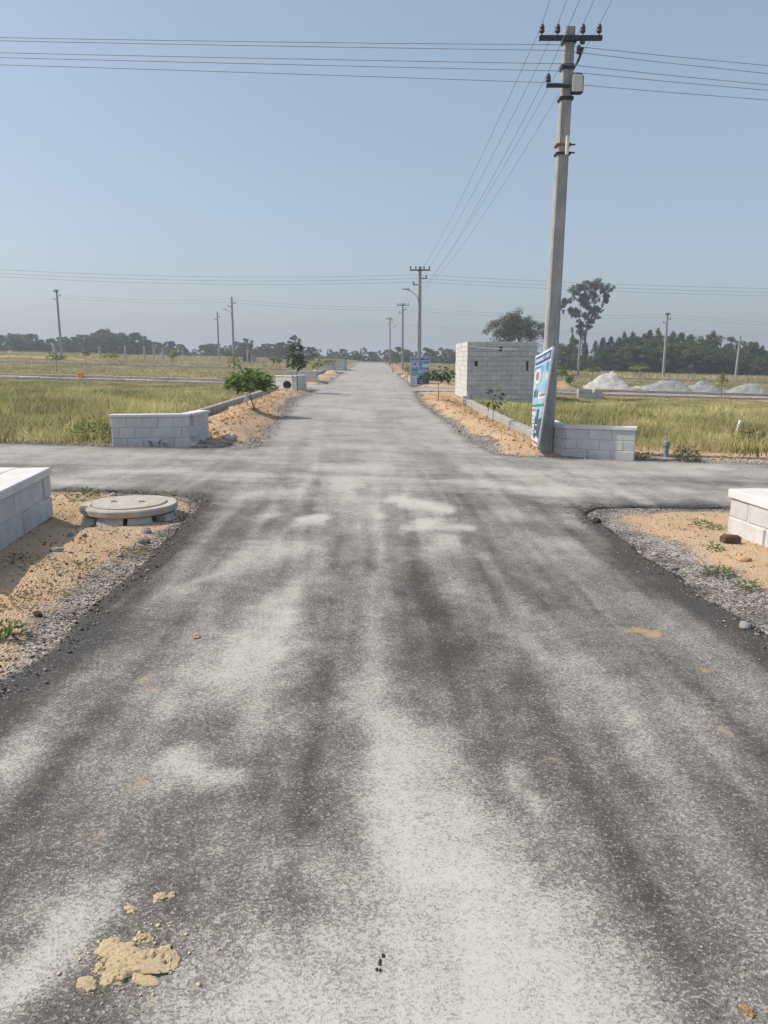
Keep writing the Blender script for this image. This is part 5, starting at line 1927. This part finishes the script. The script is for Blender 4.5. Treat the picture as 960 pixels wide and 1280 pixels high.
post("white marker post leaning in the dry grass of the right plot", 930, 531, .32, .075, 'pvc', lean=(.05, .18), y=18.8)
post("white stone marker by the left kerb behind the nearest sapling", 306, 508, .34, .085, 'palestone', y=22.6)
post("white stone marker beside the white walls at the second side road", 397, 478, .36, .11, 'palestone', y=41.2)
post("orange painted marker on the kerb line of the left field", 99, 467, .28, .24, 'orange', y=40.6)
for i, (px, top) in enumerate(((67, 430), (124, 433), (156, 432.5), (180, 433), (192, 435), (203, 435), (214, 439), (309, 437))):
    y = 92.0
    z = Zat(top, y)
    x = Xat(px, y, z)
    hh = z - GZ(x, y)
    o = link("fence_post", MB().bbox(-.09, .09, -.09, .09, -.2, hh, .02).mesh("fence_post"), MAT['conc'], loc=(x, y, GZ(x, y)))
    tag(o, ["pale fence post just left of the left field pole", "leftmost of the row of pale fence posts in front of the belt", "second of the row of pale fence posts", "middle fence post of the pale row", "fourth of the row of pale fence posts", "fifth of the row of pale fence posts", "last short fence post of the row by a sapling", "lone pale post near the red roofed shed"][i], "fence post", "fence posts in the left field")
# pipe stub with a cap at the roadside
x, y = G(832, 572)
root = thing("pipe_stub", "grey blue capped pipe stub standing on the right roadside", "pipe", (x, y, GZ(x, y)))
part("pipe", MB().lathe([(.045, -.1), (.045, .22)], 14), MAT['pipe'], root, smooth=False)
part("cap", MB().lathe([(.055, .20), (.058, .22), (.058, .28), (.045, .295)], 14), MAT['pipe'], root)
x, y = G(838, 574)
tag(link("concrete_strip", MB().bbox(-.55, .35, -.05, .05, -.05, .06, .01).mesh("concrete_strip"), MAT['conc'], loc=(x, y - .15, GZ(x, y - .15))), "low concrete strip at the foot of the capped pipe stub", "kerb")
x, y = -4.35, 33.0
x = Xat(361, 33.0, .4)
a = math.radians(25)
mb = MB()
for i in range(20):
    pass
pv, pf = [], []
for yy in (0, .5):
    for rr_ in (.16, .125):
        for k in range(16):
            t = 2 * math.pi * k / 16
            pv.append((rr_ * math.cos(t), yy, .16 + rr_ * math.sin(t)))
for k in range(16):
    l = (k + 1) % 16
    pf += [(k, l, 16 + l, 16 + k), (32 + k, 48 + k, 48 + l, 32 + l), (k, 32 + k, 32 + l, l), (16 + k, 16 + l, 48 + l, 48 + k)]
pf.append(tuple(range(47, 31, -1)))
pf.append(tuple(range(16, 32)))  # black disc closes the mouth, standing in for the shade inside the pipe
tag(link("drain_pipe", MB().add(pv, pf).mesh("drain_pipe"), MAT['black'], loc=(Xat(361, 32, .4), 31.6, GZ(Xat(361, 32, .4), 31.6)), rot=(0, 0, .2)), "short black drain pipe, disc for its dark inside, at the end of the left kerb", "pipe")

# shed far in the left field
ys_ = 96.0
zt = Zat(441, ys_)
xs0, xs1 = Xat(303, ys_, zt), Xat(319, ys_, zt)
zg = GZ(xs0, ys_)
root = thing("shed", "small far shed with a flat red roof before the trees, left of the road", "shed", (xs0, ys_, zg))
W = xs1 - xs0
hh = max(.8, zt - zg)
part("wall", MB().box(0, W * .62, 0, 2, -.2, hh - .12), MAT['bluewall'], root)
part("pillar", MB().box(W * .62 + .005, W * .85, -.05, 2, -.2, hh - .12), MAT['pinkwall'], root)
part("roof", MB().box(-.1, W + .1, -.3, 2.3, hh - .115, hh + .02), MAT['redroof'], root)
part("door", MB().box(W * .2, W * .42, -.03, -.003, -.1, hh * .7), MAT['p_dark'], root)

# ------------------------------------------------------------------ air
if HAZE > 0:
    hm = bpy.data.materials.new("haze_air")
    hm.use_nodes = True
    nt = hm.node_tree
    nt.nodes.clear()
    o_ = nt.nodes.new("ShaderNodeOutputMaterial")
    v_ = nt.nodes.new("ShaderNodeVolumePrincipled")
    v_.inputs["Color"].default_value = (.78, .87, 1.0, 1)
    v_.inputs["Density"].default_value = HAZE
    v_.inputs["Anisotropy"].default_value = 0.2
    nt.links.new(v_.outputs[0], o_.inputs["Volume"])
    kind(link("haze", MB().box(-1100, 1100, -300, 1600, -4, 17).mesh("haze"), hm), 'stuff')
